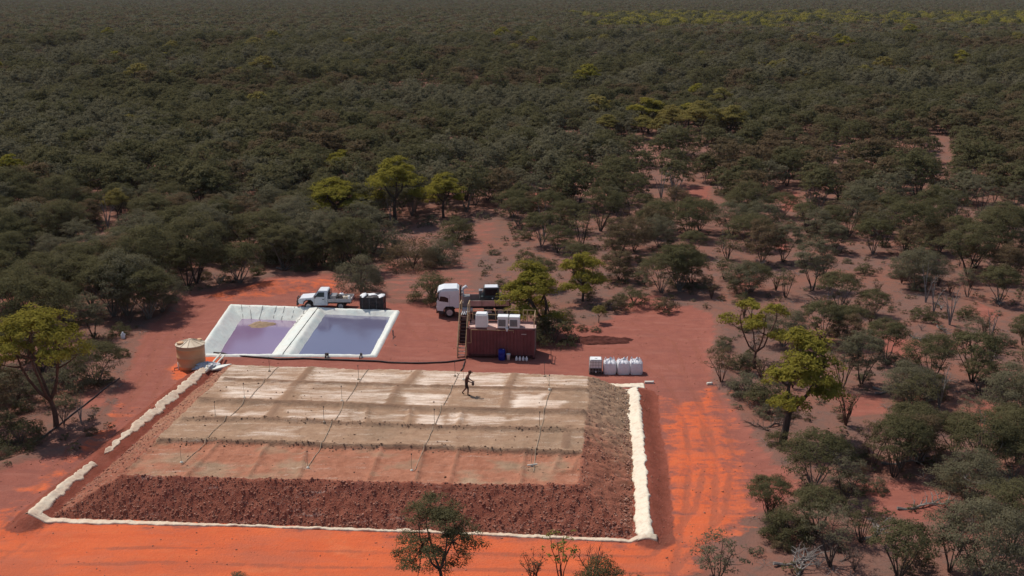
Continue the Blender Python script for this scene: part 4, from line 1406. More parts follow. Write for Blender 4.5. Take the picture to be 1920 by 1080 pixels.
part('headboard', MB().tube([(0.38, -.88, .9), (0.38, -.88, 1.72), (0.38, .88, 1.72), (0.38, .88, .9)], 0.03, 6).tube([(0.38, -.88, 1.4), (0.38, .88, 1.4)], 0.02, 6).tube([(0.38, -.3, .9), (0.38, -.3, 1.72)], .02, 5).tube([(0.38, .3, .9), (0.38, .3, 1.72)], .02, 5), 'steel_dark', ute)


def on_ute(x, y, z):
    c, s = math.cos(-0.02), math.sin(-0.02)
    return (ux + x * c - y * s, uy + x * s + y * c, z)


t = thing('tool_chest', 'grey metal tool chest behind the cab on the ute tray', 'tool box', on_ute(0.75, 0.1, 0.902))
part('chest_body', MB().box((0, 0, .18), (.55, 1.2, .36)), 'alloy', t)
part('chest_lid', MB().box((0, 0, .385), (.58, 1.23, .045)), 'steel_grey', t)
t = thing('hose_coil', 'dark coiled hose lying on the ute tray', 'hose', on_ute(1.35, -0.2, 0.902))
pts = [(0.34 * math.cos(a * .5) * (1 - .01 * a), 0.34 * math.sin(a * .5) * (1 - .01 * a), 0.05 + 0.012 * a) for a in range(34)]
part('coil', MB().tube(pts, 0.045, 6), 'black_poly', t)
t = thing('white_drum', 'white plastic drum in the middle of the ute tray', 'drum', on_ute(1.45, 0.45, 0.902))
part('drum_body', MB().lathe([(.2, 0), (.22, .06), (.22, .38), (.17, .45), (0, .46)], sides=16), 'white_plastic', t, True)
part('cap', MB().lathe([(.05, .46), (.05, .5), (0, .5)], sides=8), 'blue', t)
t = thing('white_jerrycan', 'white jerrycan at the tail end of the ute tray', 'jerrycan', on_ute(2.3, -0.35, 0.902), 0.3)
part('can_body', MB().box((0, 0, .2), (.2, .36, .4), taper=.9), 'white_plastic', t)
part('can_handle', MB().tube([(0, -.1, .4), (0, -.08, .46), (0, .08, .46), (0, .1, .4)], 0.018, 5), 'white_plastic', t)
t = thing('ore_sack', 'tan sacks slumped on the ute tray near the tailgate', 'sack', on_ute(1.9, 0.2, 0.902))
for k in range(2):
    part('sack', MB().lathe([(.12, 0), (.24, .06), (.25, .16), (.14, .26), (.05, .30), (0, .30)], (k * .34 - .1, k * .2 - .2, 0), 12), 'sand_stone', t, True)

# steel crate behind the pond
qx, qy = gp(699.5, 581)
cr = thing('steel_crate', 'dark barred steel crate with pale sheeting folded over its top behind the pond', 'crate', (qx, qy, 0.0), -0.03)
cw, cd, ch = 2.2, 1.5, 1.42
for sx in (-1, 1):
    for sy in (-1, 1):
        part('corner_post', MB().box((sx * cw / 2, sy * cd / 2, ch / 2), (.08, .08, ch)), 'steel_dark', cr)
for sy in (-1, 1):
    for z in (0.10, 0.72, ch - .04):
        part('side_rail', MB().box((0, sy * cd / 2, z), (cw - .09, .06, .07)), 'steel_dark', cr)
    part('mesh_panel', MB().box((0, sy * (cd / 2 - .05), ch / 2), (cw - .1, .015, ch - .15)), 'steel_dark', cr)
    for k in range(9):
        part('bar', MB().tube([(-cw / 2 + .2 + k * .225, sy * (cd / 2 + .01), .1), (-cw / 2 + .2 + k * .225, sy * (cd / 2 + .01), ch - .05)], .014, 5), 'bark' if k % 3 else 'steel_grey', cr)
for sx in (-1, 1):
    for z in (0.10, 0.72, ch - .04):
        part('end_rail', MB().box((sx * cw / 2, 0, z), (.06, cd - .09, .07)), 'steel_dark', cr)
    part('end_panel', MB().box((sx * (cw / 2 - .05), 0, ch / 2), (.015, cd - .1, ch - .15)), 'maroon', cr)
part('crate_floor', MB().box((0, 0, .12), (cw - .1, cd - .1, .04)), 'steel_dark', cr)
sh_ = thing('pale_sheeting', 'pale plastic sheeting and offcuts heaped on top of the dark crate', 'plastic sheet', (qx, qy, ch - 0.02), -0.03)


def blob(c, s, seed, mat, name='sheet_fold', n=9, m=14):
    vs_, fs_ = [], []
    for i in range(n):
        for j in range(m):
            ph = math.pi * i / (n - 1)
            th = math.tau * j / m
            k = 1 + .18 * math.sin(3 * th + seed + i) + .12 * math.sin(5 * th * 1 + 2 * seed)
            vs_.append((c[0] + s[0] * math.sin(ph) * math.cos(th) * k, c[1] + s[1] * math.sin(ph) * math.sin(th) * k, c[2] + s[2] * math.cos(ph)))
    for i in range(n - 1):
        for j in range(m):
            fs_.append((i * m + j, (i + 1) * m + j, (i + 1) * m + (j + 1) % m, i * m + (j + 1) % m))
    return MB().add(vs_, fs_)


part('sheet_fold', blob((-.85, -.1, .08), (.3, .7, .13), 1, 'tarp'), 'white_plastic', sh_)
part('sheet_fold', blob((.85, -.15, .06), (.33, .62, .11), 2, 'tarp'), 'white_plastic', sh_)
part('sheet_fold', blob((-.05, .25, .07), (.5, .35, .10), 3, 'tarp'), 'white_plastic', sh_)
part('dark_load', blob((0, -.3, -.03), (.62, .4, .10), 4, 'bark'), 'steel_dark', sh_)
part('dark_load', blob((.35, .45, .03), (.5, .28, .15), 5, 'bark'), 'steel_dark', sh_)

# flatbed truck
tx_, ty_ = gp(818, 596)
trk = thing('flatbed_truck', 'white cab flatbed truck with low tray sides parked behind the container', 'truck', (tx_, ty_ + 1.1, 0.0), 0.03)
part('cab', MB().prism([(0.06, 0.72), (0.02, 1.25), (0.06, 1.6), (0.30, 2.42), (0.46, 2.56), (2.02, 2.60), (2.12, 2.50), (2.12, 0.98), (1.72, 0.92), (1.52, 1.05), (0.92, 1.05), (0.70, 0.92), (0.62, 0.66)], -1.12, 1.12, 0.07), 'white_paint', trk)
part('roof_visor', MB().prism([(0.10, 2.42), (0.20, 2.60), (0.70, 2.78), (1.92, 2.80), (2.10, 2.64), (2.10, 2.61), (0.44, 2.57)], -1.04, 1.04, 0.10), 'white_paint', trk)
part('windscreen', MB().add([(0.04, -.95, 1.60), (0.04, .95, 1.60), (0.25, .92, 2.34), (0.25, -.92, 2.34), (0.0, -.95, 1.60), (0.0, .95, 1.60), (0.21, .92, 2.34), (0.21, -.92, 2.34)],
                            [(0, 1, 2, 3), (4, 7, 6, 5), (0, 4, 5, 1), (1, 5, 6, 2), (2, 6, 7, 3), (3, 7, 4, 0)]), 'glass', trk)
for s in (-1, 1):
    yy = s * 1.09
    part('side_window', MB().add([(0.24, yy - s * .03, 1.62), (1.12, yy - s * .03, 1.50), (1.12, yy - s * .075, 2.30), (0.44, yy - s * .075, 2.32),
                                  (0.24, yy + s * .005, 1.62), (1.12, yy + s * .005, 1.50), (1.12, yy - s * .035, 2.30), (0.44, yy - s * .035, 2.32)],
                                 [(0, 1, 2, 3), (4, 7, 6, 5), (0, 4, 5, 1), (1, 5, 6, 2), (2, 6, 7, 3), (3, 7, 4, 0)]), 'glass', trk)
    part('mirror', MB().box((0.20, s * 1.30, 2.05), (.1, .2, .46)), 'steel_dark', trk)
    part('mirror_arm', MB().tube([(0.22, s * 1.06, 2.35), (0.20, s * 1.3, 2.3), (0.20, s * 1.3, 1.8), (0.2, s * 1.06, 1.7)], .018, 5), 'steel_dark', trk)
    part('door_seam', MB().box((1.22, yy, 1.65), (.02, .03, 1.15)), 'steel_grey', trk)
    part('wheel_arch', MB().tube([(0.66, s * 1.10, .74), (0.9, s * 1.11, 1.06), (1.54, s * 1.11, 1.06), (1.76, s * 1.10, .9)], .05, 6), 'steel_dark', trk)
    part('cab_step', MB().box((.45, s * 1.02, .52), (.5, .25, .28)), 'steel_dark', trk)
    part('headlight', MB().box((.02, s * .82, .92), (.06, .4, .2)), 'alloy', trk)
    wheel(trk, 1.22, s * .95, .50, .32, s)
    for xx in (4.9, 6.0):
        wheel(trk, xx, s * .88, .50, .50, s)
    part('fuel_tank', MB().lathe([(.28, -.5), (.3, -.46), (.3, .46), (.28, .5)], (0, 0, 0), 14, 'Y'), 'alloy', trk)
    ft = [o for o in C.objects if o.parent == trk and o.name.startswith('fuel_tank')][-1]
    ft.location = (2.9, s * .95, .72)
    ft.rotation_euler = (0, 0, math.pi / 2)
part('bumper', MB().box((.08, 0, .62), (.2, 2.15, .34)), 'bark_red', trk)
part('grille', MB().box((.01, 0, 1.22), (.05, 1.5, .3)), 'steel_dark', trk)
part('chassis', MB().box((4.2, 0, .82), (5.6, .85, .22)), 'steel_dark', trk)
part('exhaust_stack', MB().tube([(2.28, -.98, .8), (2.28, -.98, 3.02), (2.36, -.98, 3.12)], .075, 8), 'steel_dark', trk)
part('air_intake', MB().tube([(2.45, -.55, 2.0), (2.45, -.55, 2.6), (2.55, -.55, 2.72), (2.85, -.55, 2.92)], [.13, .13, .14, .15], 9), 'white_paint', trk)
part('rear_rack', MB().tube([(2.42, -1.0, 1.1), (2.42, -1.0, 2.35), (2.42, 1.0, 2.35), (2.42, 1.0, 1.1)], .05, 6).tube([(2.42, -.4, 1.1), (2.42, -.4, 2.35)], .035, 5).tube([(2.42, .4, 1.1), (2.42, .4, 2.35)], .035, 5), 'alloy', trk)
part('locker', MB().box((2.82, -.62, 1.55), (.62, .9, .95)), 'grille_grey', trk)
part('tray_floor', MB().box((4.9, 0, 1.10), (3.9, 2.34, .12)), 'steel_dark', trk)
for s in (-1, 1):
    for k in range(3):
        part('drop_side', MB().box((3.62 + 1.28 * k, s * 1.19, 1.40), (1.24, .05, .52)), 'pink_dust_and_lit', trk)
    for k in range(4):
        part('side_post', MB().box((2.98 + 1.28 * k, s * 1.19, 1.39), (.035, .08, .56)), 'steel_dark', trk)
part('tail_board', MB().box((6.87, 0, 1.40), (.05, 2.28, .52)), 'maroon', trk)


def on_trk(x, y, z):
    c, s = math.cos(.03), math.sin(.03)
    return (tx_ + x * c - y * s, ty_ + 1.1 + x * s + y * c, z)


gnr = thing('generator_set', 'dark teal cabbed machine with a pale roof strip on the truck tray', 'machine', on_trk(5.15, 0.1, 1.165), 0.03)
part('lower_body', MB().prism([(-1.12, 0), (-1.12, .55), (-.98, .75), (.98, .75), (1.12, .55), (1.12, 0)], -.85, .85, .05), 'teal', gnr)
part('cabin', MB().prism([(-.80, .752), (-.70, 1.5), (.70, 1.5), (.80, .752)], -.72, .72, .08), 'teal', gnr)
part('front_screen', MB().add([(-.62, -.715, .86), (.62, -.715, .86), (.55, -.665, 1.42), (-.55, -.665, 1.42), (-.62, -.745, .86), (.62, -.745, .86), (.55, -.69, 1.42), (-.55, -.69, 1.42)],
                              [(0, 1, 2, 3), (4, 7, 6, 5), (0, 4, 5, 1), (1, 5, 6, 2), (2, 6, 7, 3), (3, 7, 4, 0)]), 'glass', gnr)
part('roof_strip', MB().box((0, -.1, 1.56), (1.25, 1.1, .1), taper=.94), 'white_paint', gnr)
part('frame', MB().tube([(-1.05, -.8, .6), (-.95, -.74, 1.55), (.95, -.74, 1.55), (1.05, -.8, .6)], .04, 6), 'steel_dark', gnr)
part('lamp', MB().lathe([(.07, 0), (.07, .06), (0, .07)], (.05, .0, .0), 10), 'white_paint', gnr)
lm = [o for o in C.objects if o.parent == gnr and o.name.startswith('lamp')][-1]
lm.location = (.05, -.87, .6)
lm.rotation_euler = (math.pi / 2, 0, 0)
part('side_box', MB().box((-1.0, .2, .95), (.35, .8, .4)), 'steel_grey', gnr)
part('radiator', MB().box((0, -.86, .38), (1.3, .04, .45)), 'steel_dark', gnr)

# ------------------------------------------------------------------ the walking person
wx, wy = gp(874.5, 740, HEAP_H + 0.02)
pz0 = hz(wx, wy)
person = thing('person', 'person in dark clothes striding across the heap holding a tool out in front', 'person', (wx, wy, pz0))


def skin_body(verts, edges, radii, root):
    me = bpy.data.meshes.new('body')
    me.from_pydata(verts, edges, [])
    o = bpy.data.objects.new('body', me)
    C.objects.link(o)
    o.modifiers.new('skin', 'SKIN').use_smooth_shade = True
    sk = me.skin_vertices[0].data
    for i, r in enumerate(radii):
        sk[i].radius = (r, r) if not isinstance(r, tuple) else r
    sk[root].use_root = True
    sb = o.modifiers.new('sub', 'SUBSURF')
    sb.levels = sb.render_levels = 1
    dg = bpy.context.evaluated_depsgraph_get()
    m2 = bpy.data.meshes.new_from_object(o.evaluated_get(dg))
    bpy.data.objects.remove(o)
    return m2


person.scale = (1.1, 1.15, 1.0)
V, E_, RD = [], [], []


def sv(p, r, prev=None):
    V.append(p)
    RD.append(r)
    if prev is not None:
        E_.append((prev, len(V) - 1))
    return len(V) - 1


# walking towards +x (to the right of the photo), leaning forward
pel = sv((0, 0, .95), (.15, .13))
sp1 = sv((.03, 0, 1.14), (.13, .15), pel)
sp2 = sv((.08, 0, 1.34), (.13, .18), sp1)
nk = sv((.15, 0, 1.48), .065, sp2)
hd0 = sv((.20, 0, 1.56), .085, nk)
hd1 = sv((.235, 0, 1.66), .098, hd0)
hd2 = sv((.245, 0, 1.74), .07, hd1)
nose = sv((.33, 0, 1.645), .022, hd1)
for s in (-1, 1):
    hip = sv((0.0, s * .10, .88), .105, pel)
    if s < 0:   # near leg forward, planted
        kn = sv((.12, s * .10, .48), .068, hip)
        an = sv((.10, s * .10, .09), .045, kn)
        hl = sv((.12, s * .10, .045), .045, an)
        to = sv((.27, s * .11, .035), .038, hl)
    else:       # far leg trailing, heel lifted
        kn = sv((-.02, s * .10, .47), .068, hip)
        an = sv((-.26, s * .10, .16), .045, kn)
        hl = sv((-.25, s * .10, .09), .045, an)
        to = sv((-.14, s * .11, .035), .036, hl)
    shd = sv((.08, s * .20, 1.40), .070, sp2)
    if s < 0:
        el = sv((.13, s * .25, 1.12), .046, shd)
        wr = sv((.37, s * .19, 1.0), .034, el)
        d = (.08, 0.0, -.035)
    else:
        el = sv((.16, s * .24, 1.13), .046, shd)
        wr = sv((.38, s * .14, .99), .034, el)
        d = (.08, 0.0, -.035)
    pm = sv(tuple(V[wr][i] + d[i] * .8 for i in range(3)), .036, wr)
    for fi in range(4):
        oy = (fi - 1.5) * .020
        ln = (.030, .036, .034, .026)[fi]
        k1 = sv((V[pm][0] + .045, V[pm][1] + oy, V[pm][2] - .010), .0095, pm)
        k2 = sv((V[k1][0] + ln, V[k1][1], V[k1][2] - .018), .009, k1)
        k3 = sv((V[k2][0] + .006, V[k2][1], V[k2][2] - .030), .008, k2)
    th_ = sv((V[wr][0] + .05, V[wr][1] - s * .045, V[wr][2] + .012), .011, wr)
    sv((V[th_][0] + .035, V[th_][1], V[th_][2] - .012), .010, th_)
bm_ = skin_body(V, E_, RD, pel)
for m in ('skin', 'shirt', 'trousers', 'boot'):
    bm_.materials.append(M[m])
for p_ in bm_.polygons:
    c = p_.center
    k = 0
    if c.z < 0.13 or (c.x < -.12 and c.z < .2):
        k = 3
    elif 0.52 < c.z < 0.99 and c.x < .25:
        k = 2
    elif 0.99 <= c.z < 1.50 and c.x < .2 and abs(c.y) < .31:
        k = 1
    p_.material_index = k
bm_.polygons.foreach_set('use_smooth', np.ones(len(bm_.polygons), bool))
link('body', bm_, person)
part('cap', MB().lathe([(.112, 1.68), (.115, 1.73), (.10, 1.79), (.05, 1.825), (0, 1.83)], (.235, 0, 0), 14).box((.36, 0, 1.695), (.14, .15, .018)), 'shirt', person, True)
for s in (-1, 1):
    part('ear', MB().lathe([(.02, -.02), (.028, 0), (.02, .02)], (.225, s * .098, 1.64), 8), 'skin', person)
    part('eye', MB().lathe([(.008, -.006), (.011, 0), (.008, .006)], (.322, s * .034, 1.668), 6), 'steel_dark', person)
tl = thing('hand_tool', 'small dark tool held in front by the walking person', 'tool', (wx + .47, wy - .02, pz0 + .93))
part('tool_body', MB().lathe([(.07, -.2), (.09, -.17), (.09, .02), (.05, .05), (0, .05)], sides=12), 'steel_dark', tl)
part('tool_handle', MB().tube([(-.07, 0, .0), (-.05, 0, .075), (.05, 0, .075), (.07, 0, .0)], .014, 6), 'steel_dark', tl)


# low dark earth pile past the container
ex_, ey_ = gp(1120, 639)
pu, pv = np.meshgrid(np.linspace(-1, 1, 60), np.linspace(-1, 1, 30))
rr_ = np.sqrt(pu ** 2 + pv ** 2) + 0.30 * fbm(pu * 2.5 + 9, pv * 2 + 3, 2, 4)
pzv = 0.42 * np.clip(1 - rr_, 0, 1) ** 0.6 * (0.7 + 0.6 * vnoise(pu * 6 + 5, pv * 4, 3)) + 0.07 * fbm(pu * 14, pv * 8, 4, 3) * (rr_ < 1) - 0.06
EX, EY = ex_ + pu * 3.4 + pv * .5, ey_ + pv * 1.1 - pu * .25
epm = grid_mesh('earth_pile', EX, EY, pzv + ground_h(EX, EY), [M['dark_earth']])
tag(link('earth_pile', epm), 'low dark red brown earth pile on red ground between container and bulk bags', 'earth pile')
# clods and pebbles over the cleared ground
n = 9000
cxp, cyp = NR.uniform(-34, 20, n), NR.uniform(50, 112, n)
ed = poly_sd(cxp, cyp, PAD)
bd = np.minimum(line_d(cxp, cyp, LEFT_BUND), line_d(cxp, cyp, RIGHT_BUND))
keep = (ed > -.5) & (poly_sd(cxp, cyp, TOE) < -.2) & (in_pond(cxp, cyp) < -.6) & (NR.random(n) < np.where((ed < 1.6) | (bd < 1.6), .9, .16 + .35 * (vnoise(cxp * .3, cyp * .3, 2) > .62)))
cxp, cyp = cxp[keep], cyp[keep]
k = NR.random(len(cxp))[:, None]
clods = stones('gravel', cxp, cyp, ground_h(cxp, cyp) + .01, 0.018 + 0.05 * NR.random(len(cxp)) ** 3, np.array([.26, .085, .05]) * (1 - k) + np.array([.42, .21, .14]) * k, 'scattered clods and pebbles over the cleared red ground')

# ------------------------------------------------------------------ vegetation prototypes
def leaf_quads(cent, nrm, ln, wd, rng):
    """one small leaf spray quad per centre"""
    n = len(cent)
    a = rng.normal(size=(n, 3))
    a -= (a * nrm).sum(1, keepdims=True) * nrm
    a /= np.linalg.norm(a, axis=1, keepdims=True) + 1e-9
    b = np.cross(nrm, a)
    l = (ln * rng.uniform(.6, 1.35, n))[:, None]
    w = (wd * rng.uniform(.6, 1.35, n))[:, None]
    v = np.stack([cent - a * l, cent - b * w * .8 + a * l * .1, cent + a * l, cent + b * w * .8 - a * l * .1], 1)
    return v.reshape(-1, 3)


def crown_mesh(name, clumps, per, leaf, rng, mat, up=0.5):
    """clumps: list of (centre, radii) ; leaves fill each clump's shell"""
    cs, ns = [], []
    allc = np.array([c for c, r in clumps])
    mid = allc.mean(0)
    mid[2] = allc[:, 2].min() - .15 * np.ptp(allc[:, 2])
    for c, r in clumps:
        n = max(4, int(per * rng.uniform(.75, 1.25)))
        d = rng.normal(size=(n, 3))
        d /= np.linalg.norm(d, axis=1, keepdims=True)
        d[:, 2] = np.where(d[:, 2] < -.35, -d[:, 2] * .6, d[:, 2])
        rad = rng.uniform(.45, 1.05, n)[:, None]
        cs.append(np.asarray(c)[None] + d * np.asarray(r)[None] * rad)
        D = cs[-1] - mid
        D = D / (np.linalg.norm(D, axis=1, keepdims=True) + 1e-6)
        nn = D * .95 + d * .55 + rng.normal(size=(n, 3)) * .38 + np.array([0, 0, up * .3])
        ns.append(nn / np.linalg.norm(nn, axis=1, keepdims=True))
    cs, ns = np.concatenate(cs), np.concatenate(ns)
    v = leaf_quads(cs, ns, leaf, leaf * .52, rng)
    f = np.arange(len(v)).reshape(-1, 4)
    return arr_mesh(name, v, f, [M[mat]])


def bez(p0, p1, p2, n):
    t = np.linspace(0, 1, n)[:, None]
    p0, p1, p2 = map(np.asarray, (p0, p1, p2))
    return (1 - t) ** 2 * p0 + 2 * t * (1 - t) * p1 + t * t * p2


def mulga(seed, h, r, base=0.42, stems=5, mat='mulga', per=26, leaf=.11, nclump=70, bark='bark', lean=0.0, ragged=0.25, bare=0.0, under=0.25):
    """multi stemmed tree with an umbrella crown"""
    rng = np.random.default_rng(seed)
    tb = MB()
    zc = h * (base + 0.12)
    up = h - zc
    clumps = []
    off = np.array([lean, lean * .4, 0])
    for i in range(nclump):
        a = rng.uniform(0, math.tau)
        q = math.sqrt(rng.uniform(0, 1))
        k = rng.uniform(.78, 1.03) + ragged * (rng.random() - .5)
        lump = 1 + ragged * .8 * math.sin(3 * a + seed) * q
        x, y = math.cos(a) * q * r * k * lump, math.sin(a) * q * r * k * lump
        z = zc + up * math.sqrt(max(0, 1 - (q * .97) ** 2)) * k
        if rng.random() < under:
            z = zc + (z - zc) * rng.uniform(-.25, .7)
        cr = r * rng.uniform(.16, .25)
        clumps.append((np.array([x, y, z]) + off, (cr, cr, cr * .68)))
    tips = []
    for i in range(stems):
        a = i / stems * math.tau + rng.uniform(-.4, .4)
        rr = r * rng.uniform(.45, .8)
        tip = np.array([math.cos(a) * rr, math.sin(a) * rr, zc + up * rng.uniform(.3, .6)]) + off
        b0 = np.array([math.cos(a) * .07, math.sin(a) * .07, -.08])
        mid = np.array([math.cos(a) * rr * .35 + rng.uniform(-.15, .15), math.sin(a) * rr * .35 + rng.uniform(-.15, .15), zc * .62])
        p = bez(b0, mid, tip, 6)
        p[1:-1] += rng.normal(size=(4, 3)) * .04
        r0 = h * .013 * rng.uniform(.8, 1.25)
        tb.tube(p, list(np.linspace(r0, r0 * .3, 6)), 5, cap=False)
        tips.append((p[3], r0 * .6))
        tips.append((p[4], r0 * .5))
        tips.append((tip, r0 * .35))
    for c, cr in clumps[::2] if nclump > 30 else clumps:
        j = int(np.argmin([np.linalg.norm(c - t[0]) + (0.6 if t[0][2] > c[2] else 0) for t in tips]))
        s, sr = tips[j]
        m = (s + c) / 2 + np.array([0, 0, -.12]) + rng.normal(size=3) * .06
        tb.tube([s, m, c], [sr * .8, sr * .5, .006], 3, cap=False)
    if bare > 0:
        clumps = [c for c in clumps if rng.random() > bare]
    return tb.mesh('trunk', M[bark]), crown_mesh('crown', clumps, per, leaf, rng, mat)


def gum(seed, h, r, mains, mat='gum', bark='bark', lean=(0.0, 0.0), lobes=9, per=70, leaf=.15, fork=.35, droop=.0, lobe_r=.36, trunk_r=None, second=None):
    """eucalypt: forked trunk holding separate domed tufts"""
    rng = np.random.default_rng(seed)
    tb = MB()
    r0 = trunk_r or h * .022
    fk = np.array([lean[0] * fork, lean[1] * fork, h * fork])
    p = bez((0, 0, -.12), (lean[0] * fork * .25 + .05 * r, lean[1] * .1, h * fork * .55), fk, 6)
    tb.tube(p, list(np.linspace(r0 * 1.25, r0 * .85, 6)), 8, cap=False)
    cen = np.array([lean[0], lean[1], 0])
    L = []
    for i in range(lobes):
        a = i * 2.399963 + seed
        q = math.sqrt((i + .4) / lobes)
        x, y = math.cos(a) * q * r * .78, math.sin(a) * q * r * .78
        z = h * (.97 - .30 * q * q - droop * q * rng.random()) - lobe_r * r * .5 + rng.uniform(-.04, .04) * h
        L.append(np.array([x, y, z]) + cen)
    if second:
        for (x, y, z) in second:
            L.append(np.array([x, y, z]))
    mids = []
    for i in range(mains):
        a = i / mains * math.tau + seed * 1.3
        tip = cen + np.array([math.cos(a) * r * .42, math.sin(a) * r * .42, h * .76])
        q = bez(fk, fk + (tip - fk) * .45 + np.array([math.cos(a) * .25 * r, math.sin(a) * .25 * r, -.04 * h]), tip, 6)
        q[1:-1] += rng.normal(size=(4, 3)) * .05
        tb.tube(q, list(np.linspace(r0 * .7, r0 * .25, 6)), 6, cap=False)
        mids += [(q[3], r0 * .45), (q[4], r0 * .36), (q[5], r0 * .28)]
    clumps = []
    for c in L:
        j = int(np.argmin([np.linalg.norm(c - m[0]) + (.8 if m[0][2] > c[2] else 0) for m in mids]))
        s, sr = mids[j]
        tb.tube(bez(s, (s + c) / 2 + np.array([0, 0, -.2]), c, 4), [sr, sr * .75, sr * .5, sr * .25], 4, cap=False)
        lr = lobe_r * r * rng.uniform(.8, 1.2)
        for k in range(16):
            d = rng.normal(size=3)
            d /= np.linalg.norm(d)
            d[2] = abs(d[2]) * .9 - .18
            e = c + d * np.array([lr, lr, lr * .80]) * rng.uniform(.5, 1)
            clumps.append((e, (lr * .42, lr * .42, lr * .30)))
            if k % 2 == 0:
                tb.tube([c, (c + e) / 2 + np.array([0, 0, -.05]), e], [sr * .25, sr * .16, .006], 3, cap=False)
    return tb.mesh('trunk', M[bark]), crown_mesh('crown', clumps, per / 2.2, leaf * .78, rng, mat, .35)


def shrub(seed, h, r, mat='mulga', per=24, leaf=.09, nclump=44, skirt=True):
    rng = np.random.default_rng(seed)
    tb = MB()
    for i in range(6):
        a = i / 6 * math.tau + rng.uniform(-.3, .3)
        tip = (math.cos(a) * r * .6, math.sin(a) * r * .6, h * .72)
        tb.tube(bez((0, 0, -.05), (tip[0] * .3, tip[1] * .3, h * .4), tip, 4), [h * .022, h * .017, h * .012, .006], 4, cap=False)
    clumps = []
    for i in range(nclump):
        a = rng.uniform(0, math.tau)
        ct = rng.uniform(-.05 if skirt else .2, 1)
        q = math.sqrt(1 - min(1, ct) ** 2)
        k = rng.uniform(.72, 1.02) * (1 + .14 * math.sin(3 * a + seed))
        c = np.array([math.cos(a) * q * r * k, math.sin(a) * q * r * k, h * (.12 + .80 * max(0, ct) * k)])
        cr = r * rng.uniform(.2, .32)
        clumps.append((c, (cr, cr, cr * .7)))
    return tb.mesh('stems', M['twig']), crown_mesh('crown', clumps, per, leaf, rng, mat)


def bare_bush(seed, h, r, n=9, mat='twig', leafmat=None):
    rng = np.random.default_rng(seed)
    tb = MB()
    cl = []
    for i in range(n):
        a = i / n * math.tau + rng.uniform(-.4, .4)
        rr = r * rng.uniform(.5, 1)
        tip = np.array([math.cos(a) * rr, math.sin(a) * rr, h * rng.uniform(.65, 1)])
        p = bez((0, 0, -.05), (tip[0] * .3, tip[1] * .3, h * .5), tip, 6)
        p[1:] += rng.normal(size=(5, 3)) * .04
        tb.tube(p, list(np.linspace(h * .02, .008, 6)), 4, cap=False)
        for q in (2, 3, 4):
            for _ in range(3):
                e = p[q] + np.array([rng.normal() * .2, rng.normal() * .2, rng.uniform(.1, .45)]) * r * .8
                tb.tube([p[q], (p[q] + e) / 2 + rng.normal(size=3) * .04, e], [.014, .010, .005], 3, cap=False)
                cl.append((e, (.14 * r, .14 * r, .1 * r)))
    return tb.mesh('branches', M[mat]), (crown_mesh('sparse_leaves', cl, 7, .075, rng, leafmat) if leafmat else None)


def fallen(seed, ln, mat='deadwood'):
    rng = np.random.default_rng(seed)
    tb = MB()
    p = np.array([[i / 7 * ln - ln / 2, .12 * math.sin(i * .9 + seed), .14 + .09 * math.sin(i * 1.3 + seed)] for i in range(8)])
    tb.tube(p, list(np.linspace(.10, .03, 8)), 6)
    for i in range(2, 8):
        for s in (-1, 1):
            if rng.random() < .8:
                e = p[i] + np.array([rng.uniform(.2, .9), s * rng.uniform(.3, 1.0), rng.uniform(-.02, .55)])
                m = (p[i] + e) / 2 + np.array([0, 0, .1])
                tb.tube([p[i], m, e], [.045, .03, .012], 4, cap=False)
                for _ in range(2):
                    e2 = m + np.array([rng.uniform(-.2, .6), rng.uniform(-.5, .5), rng.uniform(0, .4)])
                    tb.tube([m, (m + e2) / 2 + np.array([0, .04, .05]), e2], [.02, .014, .006], 3, cap=False)
    return tb.mesh('branch_wood', M[mat])


PROTO = {}
PROTO['mulga'] = [mulga(s, h, r, b, st, mt, per, lf, nc, bark=bk, lean=ln, ragged=rg, under=un) for s, h, r, b, st, mt, per, lf, nc, bk, ln, rg, un in (
    (1, 4.3, 2.3, .38, 6, 'mulga', 84, .074, 125, 'bark_grey', .1, .08, .15), (2, 4.9, 2.7, .30, 6, 'mulga', 84, .078, 135, 'bark', -.2, .18, .32), (3, 3.9, 2.5, .36, 8, 'mulga', 84, .074, 125, 'bark_grey', .0, .06, .15),
    (4, 5.3, 2.2, .30, 4, 'mulga_grey', 80, .078, 125, 'bark', .3, .2, .42), (5, 4.5, 2.9, .26, 6, 'mulga_grey', 84, .078, 145, 'bark_grey', .0, .15, .40), (6, 4.2, 2.2, .24, 5, 'mulga_brown', 80, .078, 115, 'bark', .1, .2, .45),
    (7, 5.6, 2.8, .38, 5, 'mulga', 84, .08, 135, 'bark', -.3, .22, .25))]
PROTO['sparse'] = [mulga(21, 3.6, 1.7, .35, 6, 'mulga_brown', 34, .07, 70, ragged=.4, under=.5, bark='bark_red'), mulga(22, 4.2, 1.8, .34, 7, 'mulga', 34, .07, 74, ragged=.4, under=.5),
                   mulga(23, 4.6, 1.9, .38, 5, 'mulga_grey', 38, .072, 70, ragged=.45, under=.45)]
PROTO['shrub'] = [shrub(31, 1.7, 1.35, 'mulga', 52, .065, 60), shrub(32, 1.3, 1.2, 'mulga_grey', 50, .06, 56), shrub(33, 1.1, 1.0, 'mulga_brown', 46, .06, 46), shrub(34, 2.9, 2.1, 'mulga_grey', 80, .07, 110), shrub(35, 2.6, 1.9, 'mulga', 80, .07, 100),
                  shrub(36, 2.4, 2.2, 'mulga_brown', 70, .07, 100)]
PROTO['tuft'] = [shrub(41, .5, .45, 'mulga_brown', 10, .07, 16), shrub(42, .42, .5, 'mulga_grey', 10, .07, 16), shrub(43, .6, .5, 'mulga', 10, .07, 18)]
